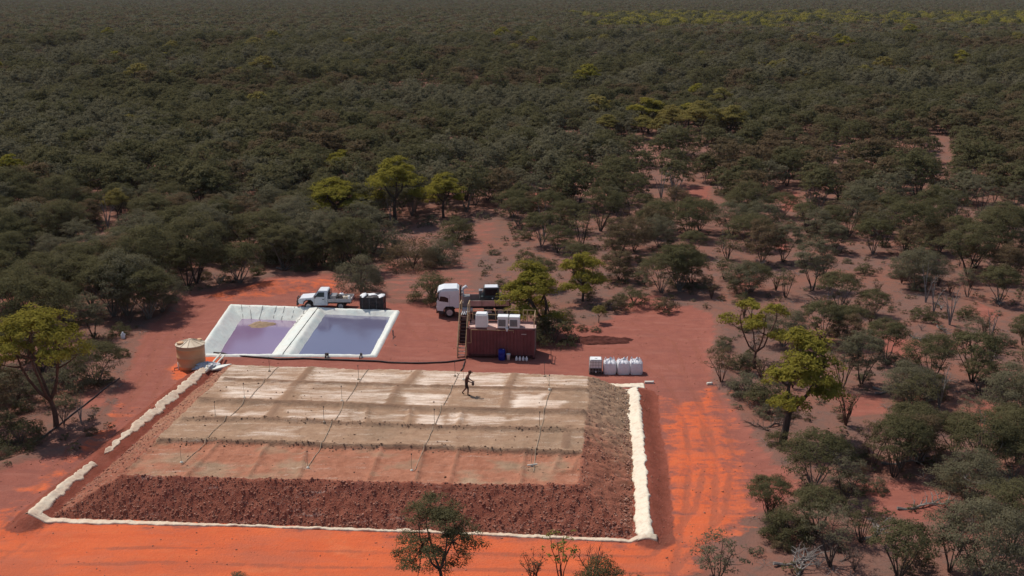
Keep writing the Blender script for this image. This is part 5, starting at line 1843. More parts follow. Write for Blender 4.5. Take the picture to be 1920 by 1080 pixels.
PROTO['bare'] = [bare_bush(51, 1.9, 1.1), bare_bush(52, 2.6, 1.3, 8, 'bark_red', 'mulga_brown'), bare_bush(53, 1.3, 1.0, 10, 'deadwood')]
PROTO['gum'] = [gum(61, 6.6, 2.7, 3, per=120, lobes=12, lobe_r=.42, droop=.3), gum(62, 6.0, 2.9, 4, 'gum', lobes=14, per=120, lobe_r=.42, droop=.4), gum(63, 7.2, 2.8, 3, 'gum_pale', lobes=10, per=120, lobe_r=.42), gum(64, 5.4, 2.4, 3, 'gum_pale', lobes=10, per=120, lobe_r=.44)]
PROTO['fallen'] = [(fallen(71, 2.6),), (fallen(72, 3.4),), (fallen(73, 2.0, 'twig'),)]

# -------- special single trees
PROTO['big_left_gum'] = [gum(81, 8.9, 3.7, 5, 'gum', 'bark_red', lean=(-.9, .3), lobes=17, per=100, leaf=.15, fork=.22, lobe_r=.32, trunk_r=.17)]
PROTO['big_right_gum'] = [gum(82, 8.3, 2.9, 3, 'gum', 'bark', lean=(1.3, .2), lobes=17, per=110, leaf=.16, fork=.26, droop=.40, lobe_r=.38, trunk_r=.24)]
PROTO['open_gum'] = [gum(83, 6.2, 3.3, 4, 'gum', 'bark_red', lean=(-.1, .0), lobes=8, per=80, leaf=.14, fork=.22, droop=.25, lobe_r=.28, trunk_r=.11)]
PROTO['plant_gum'] = [gum(84, 6.4, 2.6, 4, 'gum', 'bark', lean=(-1.5, .2), lobes=15, per=150, leaf=.14, fork=.16, droop=.6, lobe_r=.46, trunk_r=.20)]
PROTO['front_tree'] = [gum(85, 6.3, 2.5, 4, 'mulga', 'bark', lean=(-.2, .1), lobes=20, per=130, leaf=.085, fork=.30, droop=.6, lobe_r=.34, trunk_r=.10)]
PROTO['sapling'] = [mulga(86, 3.4, .95, .45, 4, 'sapling', 9, .10, 34, ragged=.5, under=.6, bark='bark_red')]
PROTO['pale_tree'] = [mulga(87, 3.6, 1.9, .30, 5, 'mulga_grey', 20, .10, 66, ragged=.45, under=.5)]
PROTO['umbrella'] = [mulga(88, 3.7, 2.25, .44, 9, 'mulga', 40, .10, 100, ragged=.12, under=.12)]


def px_scale(py):
    return (py - HORIZON) * math.cos(TH) / CAM_H


PLACED = []            # world x, y, radius of everything planted


def plant(kind, x, y, label=None, s=1.0, rz=None, idx=None, name=None, cat='tree', group=None, sz=None):
    pr = PROTO[kind]
    k = R.randrange(len(pr)) if idx is None else idx
    meshes = pr[k]
    z = float(ground_h(x, y)) if abs(x) < 110 and y < 260 else 0.0
    o = thing(name or 'mulga_tree', label, cat, (x, y, z - .03), R.uniform(0, 6.28) if rz is None else rz, group)
    o.scale = (s, s, s * (sz or 1.0))
    for me in meshes:
        if me is not None:
            link(me.name.split('.')[0], me, o)
    return o


def at_px(kind, px, py, hpx, label, idx=None, name='mulga_tree', cat='tree', rz=None, ref=None, rad=None, group=None, sz=None):
    x, y = gp(px, py)
    me = PROTO[kind][idx or 0]
    top = max(v.co.z for v in me[-1].vertices) if me[-1] is not None else max(v.co.z for v in me[0].vertices)
    ang = math.atan2(CAM_H, y)
    want = hpx / (px_scale(py) * math.cos(ang)) * 0.97
    s = want / (top * (sz or 1.0))
    PLACED.append((x, y, rad if rad else 1.5 * s))
    if 'gum' in kind and y > 95:
        L_ = math.hypot(x, y)
        for q in (2.5, 5.0, 7.5, 10.0, 12.5, 15.0):
            PLACED.append((x - x / L_ * q, y - y / L_ * q, 3.1))
    return plant(kind, x, y, label, s, rz, idx or 0, name, cat, group, sz)


T = at_px
T('big_left_gum', 105, 800, 222, 'tall yellow green gum with broad domed crown at the road edge opposite the tank', name='gum_tree', rz=0)
T('big_right_gum', 1466, 832, 215, 'big gum with thick leaning trunk and drooping yellow crown beside the orange track', name='gum_tree', rz=0)
T('open_gum', 1415, 692, 136, 'open branched gum with spreading yellow tufts behind the big leaning gum', name='gum_tree', rz=2.2)
T('plant_gum', 1028, 626, 142, 'dense gum with yellow crown overhanging the end of the container', name='gum_tree', rz=0)
T('shrub', 1038, 642, 62, 'dark tangled bush at the foot of the tree by the container end', 0, name='bush', cat='bush')
T('shrub', 1014, 632, 40, 'grey bush tucked against the container end', 1, name='bush', cat='bush')
T('gum', 1092, 566, 98, 'golden domed gum standing behind the tree at the container end', 1, name='gum_tree')
T('gum', 1123, 606, 36, 'small low golden gum bush on the red ground past the container', 3, name='gum_tree')
T('gum', 742, 418, 128, 'tallest bright gum above the clearing behind the truck, in a loose row', 0, name='gum_tree', sz=.9)
T('gum', 632, 414, 84, 'wide yellow gum beside the tallest bright gum above the ponds', 1, name='gum_tree', sz=.62)
T('gum', 640, 336, 58, 'smaller bright gum peeking out behind the wide yellow gum above the ponds', 1, name='gum_tree', sz=.75)
T('gum', 832, 408, 88, 'pale topped gum nearest the pinkish gap of bare ground', 0, name='gum_tree', sz=.85)
T('gum', 480, 112, 44, 'lone pale umbrella gum far off in the scrub above the ponds', 2, name='gum_tree', sz=.75)
FAR = [(1215, 250, 70, 0), (1205, 262, 48, 3), (1260, 258, 64, 2), (1312, 268, 82, 2), (1368, 268, 74, 2), (1138, 262, 50, 2), (1290, 246, 56, 0)]
for px, py, h, k in FAR:
    T('gum', px, py, h, 'gum in the golden clump far back above the bulk bags', k, name='gum_tree', sz=.75, group='golden gum clump far back in the scrub')
for px, py, h, k in ((1690, 128, 40, 2), (1725, 142, 38, 2), (1685, 160, 34, 2), (1715, 182, 40, 3), (1670, 186, 30, 3), (1745, 180, 30, 3)):
    T('gum', px, py, h, 'dull gum of the small far clump well above the open right scrub', k, name='gum_tree', group='dull far gum clump')
T('mulga', 40, 392, 64, 'round brown green mulga rising from dense scrub near the picture edge', 2)
T('gum', 222, 420, 70, 'pale crowned gum rising from the dense scrub behind the road', 2, name='gum_tree')
T('mulga', 280, 598, 104, 'spreading mulga at the bend of the road above the tank', 0)
T('mulga', 305, 588, 80, 'slim forked mulga right beside the spreading one at the road bend', 4)
T('mulga', 90, 585, 118, 'dark mulga behind the tall yellow green gum', 1)
T('mulga', 182, 722, 88, 'small dark domed mulga between the big gum and the road', 2)
T('mulga', 176, 635, 92, 'dark leaning mulga behind the small dark domed one', 3)
T('sparse', 25, 578, 92, 'thin trunked sparse tree in bare ground at the picture edge', 1)
T('mulga', 450, 534, 84, 'dark green domed mulga at the back of the pad, above the pond corner', 2)
T('shrub', 545, 492, 84, 'big rounded grey green thicket bush in the row behind the spoil heaps', 3, name='bush', cat='bush')
T('shrub', 600, 478, 92, 'tallest rounded grey green bush in the row behind the spoil heaps', 3, name='bush', cat='bush')
T('shrub', 642, 500, 82, 'rounded grey green bush at the end of the row behind the ute', 4, name='bush', cat='bush')
T('shrub', 700, 476, 84, 'upright rounded grey green bush beside the pinkish clearing', 3, name='bush', cat='bush')
T('shrub', 676, 552, 74, 'dense tall bush standing right behind the steel crate', 3, name='bush', cat='bush', sz=1.15)
T('shrub', 774, 502, 58, 'brownish rounded bush in the pinkish clearing, nearer the crate', 5, name='bush', cat='bush')
T('shrub', 826, 496, 54, 'pale green brown bush touching the brownish bush in the clearing', 3, name='bush', cat='bush')
T('shrub', 857, 452, 52, 'dark rounded bush at the mouth of the red track', 4, name='bush', cat='bush')
T('shrub', 811, 566, 62, 'grey green bush just behind the truck cab', 4, name='bush', cat='bush')
T('mulga', 1240, 548, 80, 'umbrella mulga at the back of the red clearing, past the golden gum', 2)
T('shrub', 1152, 584, 30, 'low red brown bush behind the small golden gum', 2, name='bush', cat='bush')
T('shrub', 1188, 576, 40, 'round dark bush at the back of the red clearing', 0, name='bush', cat='bush')
T('shrub', 1245, 584, 32, 'low brown bush on the far rim of the red clearing', 2, name='bush', cat='bush')
T('shrub', 1092, 620, 14, 'tiny brown tuft on the red ground past the container', 2, name='bush', cat='bush')
T('shrub', 1118, 622, 12, 'tiny tuft below the small golden gum', 1, name='bush', cat='bush')
T('sparse', 1352, 720, 72, 'small vase shaped tree by the white block at the scrub edge', 0)
T('umbrella', 1685, 1082, 108, 'neat umbrella crowned mulga with fanned pale stems near the bottom edge', rz=.6)
T('mulga', 1527, 916, 112, 'round topped dark mulga below the big leaning gum', 2)
T('sparse', 1582, 948, 104, 'thin leafed mulga beside the round topped one below the big gum', 2)
T('mulga', 1440, 972, 84, 'dome crowned mulga leaning out over the orange track', 0)
T('mulga', 1532, 1000, 92, 'squat dome mulga behind the tangle of dead branches', 2)
T('pale_tree', 1345, 1092, 102, 'pale olive thin crowned tree at the bottom of the orange track', name='wattle_tree')
T('mulga', 1838, 1088, 160, 'many stemmed mulga with a tall irregular crown in the near corner scrub', 4)
T('mulga', 1895, 1030, 130, 'dark full mulga against the picture edge in the near corner', 1)
T('sparse', 1676, 894, 98, 'vase shaped sparse mulga on the bare pinkish ground', 1)
T('sparse', 1637, 872, 84, 'slender reddish sapling mulga by the vase shaped one', 0)
T('mulga', 1746, 727, 108, 'tall dark domed mulga in the open scrub', 6)
T('umbrella', 1822, 718, 100, 'wide umbrella mulga with fanned stems in the open scrub', rz=2)
T('mulga', 1615, 722, 112, 'grey domed mulga just past the big leaning gum', 3)
T('mulga', 1700, 762, 92, 'dusty mulga in front of the tall dark domed one', 4)
T('bare', 1586, 798, 72, 'bare reddish forked bush beside the big leaning gum', 1, name='bare_bush', cat='bush')
T('mulga', 1788, 852, 84, 'small leafy mulga behind the bare pinkish ground', 0)
T('mulga', 1838, 884, 112, 'round headed mulga at the picture edge above the near corner', 2)
T('mulga', 1908, 866, 104, 'broad dark mulga cut by the picture edge', 1)
T('mulga', 1902, 790, 118, 'grey many stemmed mulga near the picture edge beside the red gap', 4)
T('mulga', 1522, 545, 106, 'tall narrow mulga at the back of the open scrub', 3)
T('shrub', 1476, 1012, 66, 'black green bush behind the grey dead branches', 4, name='bush', cat='bush')
T('shrub', 1646, 922, 30, 'small upright olive bush alone on pinkish ground', 1, name='bush', cat='bush', sz=1.4)
T('shrub', 1788, 918, 40, 'small orange brown bush by a fallen branch', 2, name='bush', cat='bush')
T('shrub', 1440, 760, 58, 'wide dark bush under the open branched gum', 0, name='bush', cat='bush')
T('shrub', 1400, 742, 46, 'grey bush at the foot of the vase shaped tree', 1, name='bush', cat='bush')
T('sparse', 1556, 1062, 124, 'gnarled tree with a pale dead limb among fallen branches', 2)
T('shrub', 40, 832, 62, 'dark spreading bush under the tall yellow green gum', 0, name='bush', cat='bush')
T('shrub', 130, 728, 54, 'pale grey bush behind the tall yellow green gum', 1, name='bush', cat='bush')
T('shrub', 30, 760, 80, 'large pale grey bush at the picture edge by the tall gum', 3, name='bush', cat='bush')
T('bare', 120, 795, 40, 'small bare twiggy bush right beside the trunk of the tall gum', 0, name='bare_bush', cat='bush')
T('front_tree', 828, 1128, 195, 'backlit open tree rising in front of the heap at the bottom edge', name='foreground_tree', rz=0)
T('sapling', 1052, 1100, 104, 'thin lime green sapling near the bottom edge in front of the heap', name='sapling', rz=1)
T('shrub', 1125, 1128, 92, 'dark domed bush cut by the bottom edge in front of the heap', 4, name='bush', cat='bush', sz=1.35)
T('bare', 1000, 1100, 62, 'bare twigs beside the lime green sapling', 1, name='bare_bush', cat='bush')
T('bare', 1195, 1112, 40, 'low reddish twiggy bush beyond the dark domed bush at the bottom edge', 1, name='bare_bush', cat='bush')
T('bare', 1110, 1095, 78, 'tall bare twig sticking up behind the dark domed bush', 0, name='bare_bush', cat='bush', sz=1.3)
T('shrub', 450, 1108, 34, 'low bush top just showing at the bottom edge on the orange earth', 1, name='bush', cat='bush')
for px, py, w, rz, lab in ((1490, 1055, 0, .4, 'tangle of grey dead branches in the near corner scrub'), (1700, 868, 1, .1, 'long fallen grey branch on the pinkish ground'), (1730, 950, 1, .25, 'fanned fallen branch behind the neat umbrella mulga'),
                           (1560, 1030, 2, 1.2, 'broken limb lying by the gnarled tree'), (1515, 860, 2, -.4, 'short fallen wood below the big leaning gum'), (1715, 772, 0, -.5, 'pale log in the open scrub'), (1455, 800, 2, .3, 'grey sticks under the big leaning gum'),
                           (1640, 1000, 0, .9, 'brown fallen branch near the umbrella mulga'), (290, 535, 1, .1, 'fallen pale wood by the road bend'), (540, 505, 0, 0.0, 'dead branch pile behind the spoil heaps'), (1500, 1070, 1, 1.0, 'second grey dead limb crossing the tangle in the near corner'),
                           (1790, 985, 2, .3, 'small dead branch between the umbrella mulga and the corner tree')):
    x, y = gp(px, py)
    plant('fallen', x, y, lab, 1.0, rz, w, 'fallen_branch', 'dead branch')

# -------- random scrub around them
ZONES = (('behind the ponds and the road', lambda px, py: px < 700), ('in the middle behind the container', lambda px, py: 700 <= px < 1250), ('in the open ground beyond the orange track', lambda px, py: px >= 1250))
COLTXT = {'mulga': 'dark green', 'mulga_grey': 'grey green', 'mulga_brown': 'brownish green', 'twig': 'brown', 'bark_red': 'reddish', 'deadwood': 'grey'}
COLS = ((330, 'near the road bend'), (700, 'behind the ponds'), (870, 'behind the ute and truck'), (1120, 'behind the container'), (1340, 'beyond the bulk bags'), (1620, 'past the big leaning gum'), (9999, 'across the open scrub'))
ROWS = ((62, 'front row'), (72, 'second row'), (84, 'third row'), (98, 'fourth row'), (112, 'fifth row'), (124, 'sixth row'), (136, 'seventh row'), (9999, 'rear row'))


def describe(kind, idx, s, px, y, bush=False):
    me = PROTO[kind][idx][-1] or PROTO[kind][idx][0]
    col = COLTXT.get([k for k, m_ in M.items() if m_ == me.materials[0]][0], 'dull')
    size = 'small' if s < (.85 if not bush else .6) else ('large' if s > (1.02 if not bush else .8) else 'middling')
    form = {'mulga': 'mulga', 'sparse': 'sparse mulga', 'shrub': 'rounded bush', 'bare': 'bare twiggy bush'}[kind]
    form = (('broad ', 'tall ', '')[idx % 3] if kind == 'mulga' else '') + form
    return '%s %s %s, %s, %s' % (size, col, form, [t for a, t in ROWS if y < a][0], [t for a, t in COLS if px < a][0])


def zone_of(px, py):
    for k, (nm, fn) in enumerate(ZONES):
        if fn(px, py):
            return k, nm
    return 2, ZONES[2][0]


def density(x, y):
    px, py = proj(x, y)
    d = np.full(np.shape(x), 1.0)
    d = np.where((px > 1200) & (py > 300), 0.70, d)
    d = np.where((px > 1380) & (py > 560), 0.68, d)
    d = np.where((px > 860) & (px < 1340) & (py > 330) & (py < 620), 0.60, d)
    d = np.where((px > 1300) & (py > 560) & (px < 1560), 0.18, d)
    d = d * np.where((py > 230) & (px > 760), 1 - 0.75 * sstep(.60, .74, vnoise(np.asarray(x) * .085, np.asarray(y) * .06, 7)), 1)
    d = np.where(py > 900, 0.25, d)
    d = np.where((px < 260) & (py > 600), 0.35, d)
    return d


def jitter_grid(x0, x1, y0, y1, s, rng):
    gx_ = np.arange(x0, x1, s)
    gy_ = np.arange(y0, y1, s)
    a, b = np.meshgrid(gx_, gy_)
    a = a + (np.arange(a.shape[0]) % 2)[:, None] * s / 2
    a = a + rng.uniform(-.42, .42, a.shape) * s
    b = b + rng.uniform(-.42, .42, b.shape) * s
    return a.ravel(), b.ravel()


def in_view(x, y, pad=6.0, k=.505):
    return np.abs(x) < y * k + pad


def free(x, y, margin):
    ok = (poly_sd(x, y, PAD) < -margin) & (in_pond(x, y) < -3)
    for i, g in enumerate(GAPS):
        ok &= poly_sd(x, y, g) < -margin * (1.35 if i == 0 else .5)
    return ok


rng = np.random.default_rng(77)
pl_ = np.array(PLACED)
tx1, ty1 = jitter_grid(-215, 215, 50, 300, 4.05, rng)
m = in_view(tx1, ty1, 6, .68) & free(tx1, ty1, 1.6) & (rng.random(len(tx1)) < density(tx1, ty1))
m &= ~((ty1 < 62) & (np.abs(tx1) < 14))
tx1, ty1 = tx1[m], ty1[m]
keep = np.ones(len(tx1), bool)
for X0, Y0, r0 in PLACED:
    keep &= np.hypot(tx1 - X0, ty1 - Y0) > max(1.6, r0 * .95)
tx1, ty1 = tx1[keep], ty1[keep]
o_ = np.argsort(ty1)
tx1, ty1 = tx1[o_], ty1[o_]
n_m = sum(1 for o in C.objects if o.get('category') == 'tree')
N_TREE = 300 - n_m
n_t = 0
stuff_pts = []                       # (x, y, z, scale, kind index)
for i, (x, y) in enumerate(zip(tx1, ty1)):
    px, py = proj(x, y)
    opn = px > 1340 and py > 520
    kind = 'sparse' if rng.random() < (.42 if opn else (.22 if px > 1250 else .12)) else 'mulga'
    s = float(rng.uniform(.60, .92) if opn else (rng.uniform(.72, 1.18) if px > 860 else rng.uniform(.72, 1.25)))
    if n_t < N_TREE and bool(in_view(x, y, 4.0, .475)):
        n_t += 1
        zi, zn = zone_of(px, py)
        k = int(rng.integers(0, len(PROTO[kind]))) if not (opn and kind == 'mulga') else int(rng.choice([0, 2, 2, 5, 4, 0]))
        plant(kind, float(x), float(y), describe(kind, k, s, px, y), s, None, k, 'mulga_tree', 'tree', 'mulga trees ' + zn, sz=float(rng.uniform(.85, 1.1)))
    else:
        stuff_pts.append((x, y, s * 1.15))
# understory bushes
bx1, by1 = jitter_grid(-110, 110, 48, 190, 3.0, rng)
m = in_view(bx1, by1) & free(bx1, by1, .5) & (rng.random(len(bx1)) < np.maximum(density(bx1, by1) * .55, .36))
m &= ~((by1 < 62) & (np.abs(bx1) < 13))
bx1, by1 = bx1[m], by1[m]
o_ = np.argsort(by1)
bx1, by1 = bx1[o_], by1[o_]
n_b = sum(1 for o in C.objects if o.get('category') == 'bush')
bush_rest = []
for i, (x, y) in enumerate(zip(bx1, by1)):
    px, py = proj(x, y)
    kind = 'bare' if rng.random() < (.38 if px > 1250 else .16) else 'shrub'
    s = float(rng.uniform(.45, .95))
    if i < 300 - n_b:
        zi, zn = zone_of(px, py)
        k = int(rng.integers(0, 3)) if kind == 'bare' else int(rng.choice([0, 1, 2, 1, 2, 0]))
        plant(kind, float(x), float(y), describe(kind, k, s, px, y, True), s, None, k, 'bare_bush' if kind == 'bare' else 'bush', 'bush', 'bushes ' + zn)
    else:
        bush_rest.append((x, y, s))

# -------- pale dead trees standing in the scrub
PROTO['dead_tree'] = [bare_bush(55, 4.4, 1.3, 5, 'deadwood'), bare_bush(56, 3.8, 1.0, 3, 'deadwood')]
n_d = 0
for x, y in zip(rng.uniform(-60, 70, 600), rng.uniform(62, 185, 600)):
    px, py = proj(x, y)
    if px < -20 or px > 1940 or n_d >= 46 or not bool(free(np.array([x]), np.array([y]), 1.0)[0]):
        continue
    k = int(rng.integers(0, 2))
    plant('dead_tree', float(x), float(y), ('branching', 'slender')[k] + ' pale dead tree, ' + [t for a, t in ROWS if y < a][0] + ', ' + [t for a, t in COLS if px < a][0],
          float(rng.uniform(.6, 1.2)), None, k, 'dead_tree', 'dead tree', 'pale dead trees in the scrub')
    n_d += 1
# -------- dead wood lying about the open scrub
n_f = 0
for x, y in zip(rng.uniform(10, 48, 400), rng.uniform(54, 112, 400)):
    px, py = proj(x, y)
    if px < 1380 or px > 1935 or py < 560 or n_f >= 30 or not bool(free(np.array([x]), np.array([y]), .6)[0]):
        continue
    k = int(rng.integers(0, 3))
    plant('fallen', float(x), float(y), ('grey', 'long grey', 'short brown')[k] + ' fallen branch, ' + [t for a, t in ROWS if y < a][0] + ', ' + [t for a, t in COLS if px < a][0],
          float(rng.uniform(.5, .95)), None, k, 'fallen_branch', 'dead branch', 'fallen branches in the open scrub')
    n_f += 1
# equal labels are told apart by distance
seen = {}
for o in C.objects:
    if o.get('label') and o.get('category'):
        seen.setdefault(o['label'], []).append(o)
ORD = ('nearest', 'second nearest', 'third nearest', 'fourth nearest', 'fifth nearest', 'sixth nearest', 'seventh nearest', 'eighth nearest', 'ninth nearest')
for lab, obs in seen.items():
    if len(obs) > 1:
        obs.sort(key=lambda o: o.location.y)
        for i, o in enumerate(obs):
            w = ('nearer one' if i == 0 else 'farther one') if len(obs) == 2 else (ORD[i] if i < len(obs) - 1 and i < 9 else 'farthest')
            o['label'] = lab + ', ' + w

# -------- far scrub: one scattered mass
FARCOL = bpy.data.collections.new('far scrub prototypes')        # not linked to the scene


def merged(tr, cr, name):
    me = bpy.data.meshes.new(name)
    vs_, fs_, mi, mats = [], [], [], []
    for k, m_ in enumerate((tr, cr)):
        o0 = len(vs_)
        vs_ += [tuple(v.co) for v in m_.vertices]
        fs_ += [tuple(i + o0 for i in p.vertices) for p in m_.polygons]
        mi += [k] * len(m_.polygons)
        mats.append(m_.materials[0])
    me.from_pydata(vs_, [], fs_)
    for m_ in mats:
        me.materials.append(m_)
    me.polygons.foreach_set('material_index', np.array(mi, np.int32))
    me.update()
    return me


def proto_obj(i, me):
    o = bpy.data.objects.new('proto_%02d' % i, me)
    FARCOL.objects.link(o)


far_m = []
for s, h, r, b, st, mt, rg, un in ((101, 4.4, 2.2, .34, 4, 'mulga', .1, .25), (102, 5.0, 2.6, .28, 4, 'mulga', .2, .4), (103, 4.0, 2.5, .28, 4, 'mulga_grey', .1, .3), (104, 4.6, 2.3, .24, 4, 'mulga_brown', .2, .45), (105, 5.2, 2.3, .28, 3, 'mulga_grey', .22, .4)):
    far_m.append(merged(*mulga(s, h, r, b, st, mt, 22, .165, 90, bark=('bark_grey' if s % 2 else 'bark'), ragged=rg, under=un), 'mid'))
far_g = [merged(*gum(s, h, r, 3, mt, lobes=7, per=42, leaf=.24), 'midgum') for s, h, r, mt in ((111, 6.0, 2.5, 'gum_pale'), (112, 6.4, 2.6, 'gum'))]
far_s = [merged(*shrub(s, 1.6, 1.4, mt, 12, .15, 24), 'midshrub') for s, mt in ((121, 'mulga_grey'), (122, 'mulga_brown'))]


def patch(seed, n, rad, mats, hh=(3.4, 6.0)):
    """several crowns in one low detail patch for the very far scrub"""
    rg_ = np.random.default_rng(seed)
    v_all, mi = [], []
    for i in range(n):
        a, q = rg_.uniform(0, 6.28), math.sqrt(rg_.random()) * rad
        c = np.array([math.cos(a) * q, math.sin(a) * q, 0])
        h = rg_.uniform(*hh)
        r = rg_.uniform(2.4, 5.0)
        k = 90
        d = rg_.normal(size=(k, 3))
        d /= np.linalg.norm(d, axis=1, keepdims=True)
        d[:, 2] = np.abs(d[:, 2]) - .25
        cs = c + d * np.array([r, r, h * .42]) * rg_.uniform(.75, 1.02, (k, 1)) + np.array([0, 0, h * .55])
        nn = d + rg_.normal(size=(k, 3)) * .25 + np.array([0, 0, .2])
        nn /= np.linalg.norm(nn, axis=1, keepdims=True)
        v = leaf_quads(cs, nn, .60, .42, rg_)
        v_all.append(v)
        mi += [int(rg_.integers(0, len(mats)))] * k
    v = np.concatenate(v_all)
    return arr_mesh('patch', v, np.arange(len(v)).reshape(-1, 4), [M[q] for q in mats], mi)


far_p = [patch(131 + i, 9, 8.5, q, (3.6, 7.0)) for i, q in enumerate((('mulga', 'mulga_grey', 'mulga'), ('mulga', 'mulga_brown', 'mulga_grey'), ('mulga', 'mulga', 'mulga_grey', 'mulga_brown')))]
far_y = [patch(141, 13, 8.5, ('gum', 'mulga', 'gum_pale', 'gum'), (3.5, 9.5))]  # yellower crowns: sunlight on the far scrub band put into the foliage colour
ALLP = far_m + far_g + far_s + far_p + far_y
for i, me in enumerate(ALLP):
    proto_obj(i, me)
I_M, I_G, I_S, I_P, I_Y = 0, len(far_m), len(far_m) + len(far_g), len(far_m) + len(far_g) + len(far_s), len(far_m) + len(far_g) + len(far_s) + len(far_p)

pts, scl, idx = [], [], []


def pick_kind(x, y):
    v = float(vnoise(np.array([x * .03]), np.array([y * .022]), 1)[0]) + float(rng.normal() * .16)
    return 3 if v < .20 else (0 if v < .42 else (1 if v < .56 else (2 if v < .72 else 4)))


for x, y, s in stuff_pts:
    pts.append((x, y, 0.0))
    scl.append(s)
    idx.append(pick_kind(x, y) if rng.random() > .012 else I_G + int(rng.integers(0, 2)))
for x, y, s in bush_rest:
    pts.append((x, y, 0.0))
    scl.append(s)
    idx.append(I_S + int(rng.integers(0, 2)))
# 300 to 760 m: single trees
ax, ay = jitter_grid(-440, 440, 300, 620, 5.7, rng)
k = in_view(ax, ay, 10, .68) & (rng.random(len(ax)) < .97 - .8 * sstep(.68, .8, vnoise(ax * .04, ay * .02, 6)))
ax, ay = ax[k], ay[k]
gumk = rng.random(len(ax)) < .012 + .10 * (vnoise(ax * .02, ay * .02, 3) > .78)
pts += [(a, b, 0.0) for a, b in zip(ax, ay)]
scl += list(.9 + .95 * rng.random(len(ax)) ** 1.6)
idx += [I_G + int(rng.integers(0, 2)) if g else pick_kind(a, b) for g, a, b in zip(gumk, ax, ay)]
# beyond: patches of crowns
ax, ay = jitter_grid(-2200, 2200, 610, 3300, 12.5, rng)
k = in_view(ax, ay, 30, .66)
ax, ay = ax[k], ay[k]
pxx, pyy = proj(ax, ay)
bn = 22 * (vnoise(ax * .018, ay * .012, 5) - .5)
sunlit_band = (pyy > 34 + bn * .4) & (pyy < 56 + bn) & (pxx > 1100 + bn * 12) & (rng.random(len(ax)) < .50 + 1.2 * (vnoise(ax * .012, ay * .03, 2) - .5))
pts += [(a, b, -.3) for a, b in zip(ax, ay)]
scl += list(rng.uniform(.85, 1.25, len(ax)))
idx += [I_Y if g else I_P + int(rng.integers(0, len(far_p))) for g in sunlit_band]
npt = len(pts)
pm_ = bpy.data.meshes.new('far_scrub')
pm_.vertices.add(npt)
pm_.vertices.foreach_set('co', np.array(pts, np.float32).ravel())
for nm, typ, data in (('inst', 'INT', np.array(idx, np.int32)), ('size', 'FLOAT', np.array(scl, np.float32)), ('turn', 'FLOAT', rng.uniform(0, 6.28, npt).astype(np.float32))):
    at_ = pm_.attributes.new(nm, typ, 'POINT')
    at_.data.foreach_set('value', data)
pm_.update()
scrub = link('far_scrub', pm_)
tag(scrub, 'dense dark mulga scrub reaching back to the haze, read as one mass', kind='stuff')


def scatter(name, col):
    ng = bpy.data.node_groups.new(name, 'GeometryNodeTree')
    ng.interface.new_socket('Geometry', in_out='INPUT', socket_type='NodeSocketGeometry')
    ng.interface.new_socket('Geometry', in_out='OUTPUT', socket_type='NodeSocketGeometry')
    gi, go = ng.nodes.new('NodeGroupInput'), ng.nodes.new('NodeGroupOutput')
    ip = ng.nodes.new('GeometryNodeInstanceOnPoints')
    ci = ng.nodes.new('GeometryNodeCollectionInfo')
    ci.inputs['Collection'].default_value = col
    ci.inputs['Separate Children'].default_value = True
    ci.inputs['Reset Children'].default_value = True
    ip.inputs['Pick Instance'].default_value = True
    outs = []
    for nm, typ in (('inst', 'INT'), ('size', 'FLOAT'), ('turn', 'FLOAT')):
        a = ng.nodes.new('GeometryNodeInputNamedAttribute')
        a.data_type = typ
        a.inputs['Name'].default_value = nm
        outs.append([s for s in a.outputs if s.enabled and s.name == 'Attribute'][0])
    cx = ng.nodes.new('ShaderNodeCombineXYZ')
    ng.links.new(outs[2], cx.inputs[2])
    ng.links.new(gi.outputs[0], ip.inputs['Points'])
    ng.links.new(ci.outputs[0], ip.inputs['Instance'])
    ng.links.new(outs[0], ip.inputs['Instance Index'])
    ng.links.new(outs[1], ip.inputs['Scale'])
    ng.links.new(cx.outputs[0], ip.inputs['Rotation'])
    ng.links.new(ip.outputs[0], go.inputs[0])
    return ng


scrub.modifiers.new('scatter', 'NODES').node_group = scatter('scatter scrub', FARCOL)

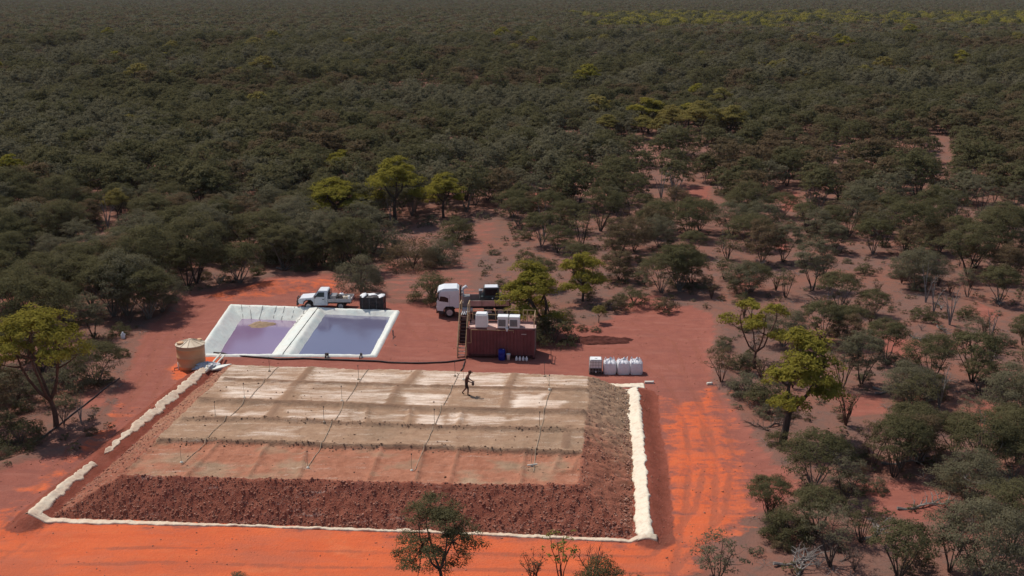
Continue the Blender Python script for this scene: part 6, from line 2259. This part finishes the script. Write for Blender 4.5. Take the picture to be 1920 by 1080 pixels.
# -------- ground litter and tufts: one mass
TUFT = bpy.data.collections.new('tuft prototypes')
stick = MB()
for k in range(5):
    a = k * 1.3
    stick.tube([(math.cos(a) * .1, math.sin(a) * .1, .02), (math.cos(a) * .4, math.sin(a) * .3, .09 + .04 * k), (math.cos(a) * .75, math.sin(a) * .7, .05)], [.016, .013, .006], 4, cap=False)
for i, me in enumerate([merged(*q, 'tuft') for q in PROTO['tuft']] + [stick.mesh('sticks', M['deadwood'])]):
    o = bpy.data.objects.new('tuft_%d' % i, me)
    TUFT.objects.link(o)
lx, ly = jitter_grid(-62, 62, 50, 150, 1.15, rng)
e_ = np.full(lx.shape, -9.0)
k = in_view(lx, ly, 3) & (poly_sd(lx, ly, PAD) < -.1) & (in_pond(lx, ly) < -2) & (rng.random(len(lx)) < .46)
inG = np.zeros(lx.shape, bool)
for g in GAPS:
    inG |= poly_sd(lx, ly, g) > 0
k &= ~inG | (rng.random(len(lx)) < .10)
k &= ~((ly < 61) & (np.abs(lx) < 13))
lx, ly = lx[k], ly[k]
tm = bpy.data.meshes.new('ground_litter')
tm.vertices.add(len(lx))
tm.vertices.foreach_set('co', np.stack([lx, ly, ground_h(lx, ly)], -1).astype(np.float32).ravel())
for nm, typ, data in (('inst', 'INT', rng.choice([0, 1, 2, 3, 3], len(lx)).astype(np.int32)), ('size', 'FLOAT', rng.uniform(.35, 1.15, len(lx)).astype(np.float32)), ('turn', 'FLOAT', rng.uniform(0, 6.28, len(lx)).astype(np.float32))):
    at_ = tm.attributes.new(nm, typ, 'POINT')
    at_.data.foreach_set('value', data)
tm.update()
lit = link('ground_litter', tm)
tag(lit, 'scattered tufts and fallen sticks over the uncleared scrub floor', kind='stuff')
lit.modifiers.new('scatter', 'NODES').node_group = scatter('scatter litter', TUFT)

# -------- air
if HAZE_DENSITY > 0:
    hzb = MB().box((0, 3875, 16), (14200, 8600, 41))
    me = hzb.mesh('haze', M['soil'])
    me.materials.clear()
    hm_ = bpy.data.materials.new('pale air')
    hm_.use_nodes = True
    nt = hm_.node_tree
    nt.nodes.clear()
    out = nt.nodes.new('ShaderNodeOutputMaterial')
    pv = nt.nodes.new('ShaderNodeVolumePrincipled')
    pv.inputs['Color'].default_value = (0.80, 0.90, 1.0, 1)
    pv.inputs['Density'].default_value = HAZE_DENSITY
    nt.links.new(pv.outputs[0], out.inputs['Volume'])
    me.materials.append(hm_)
    tag(link('haze', me), 'thin pale air fading the farthest scrub', kind='stuff')
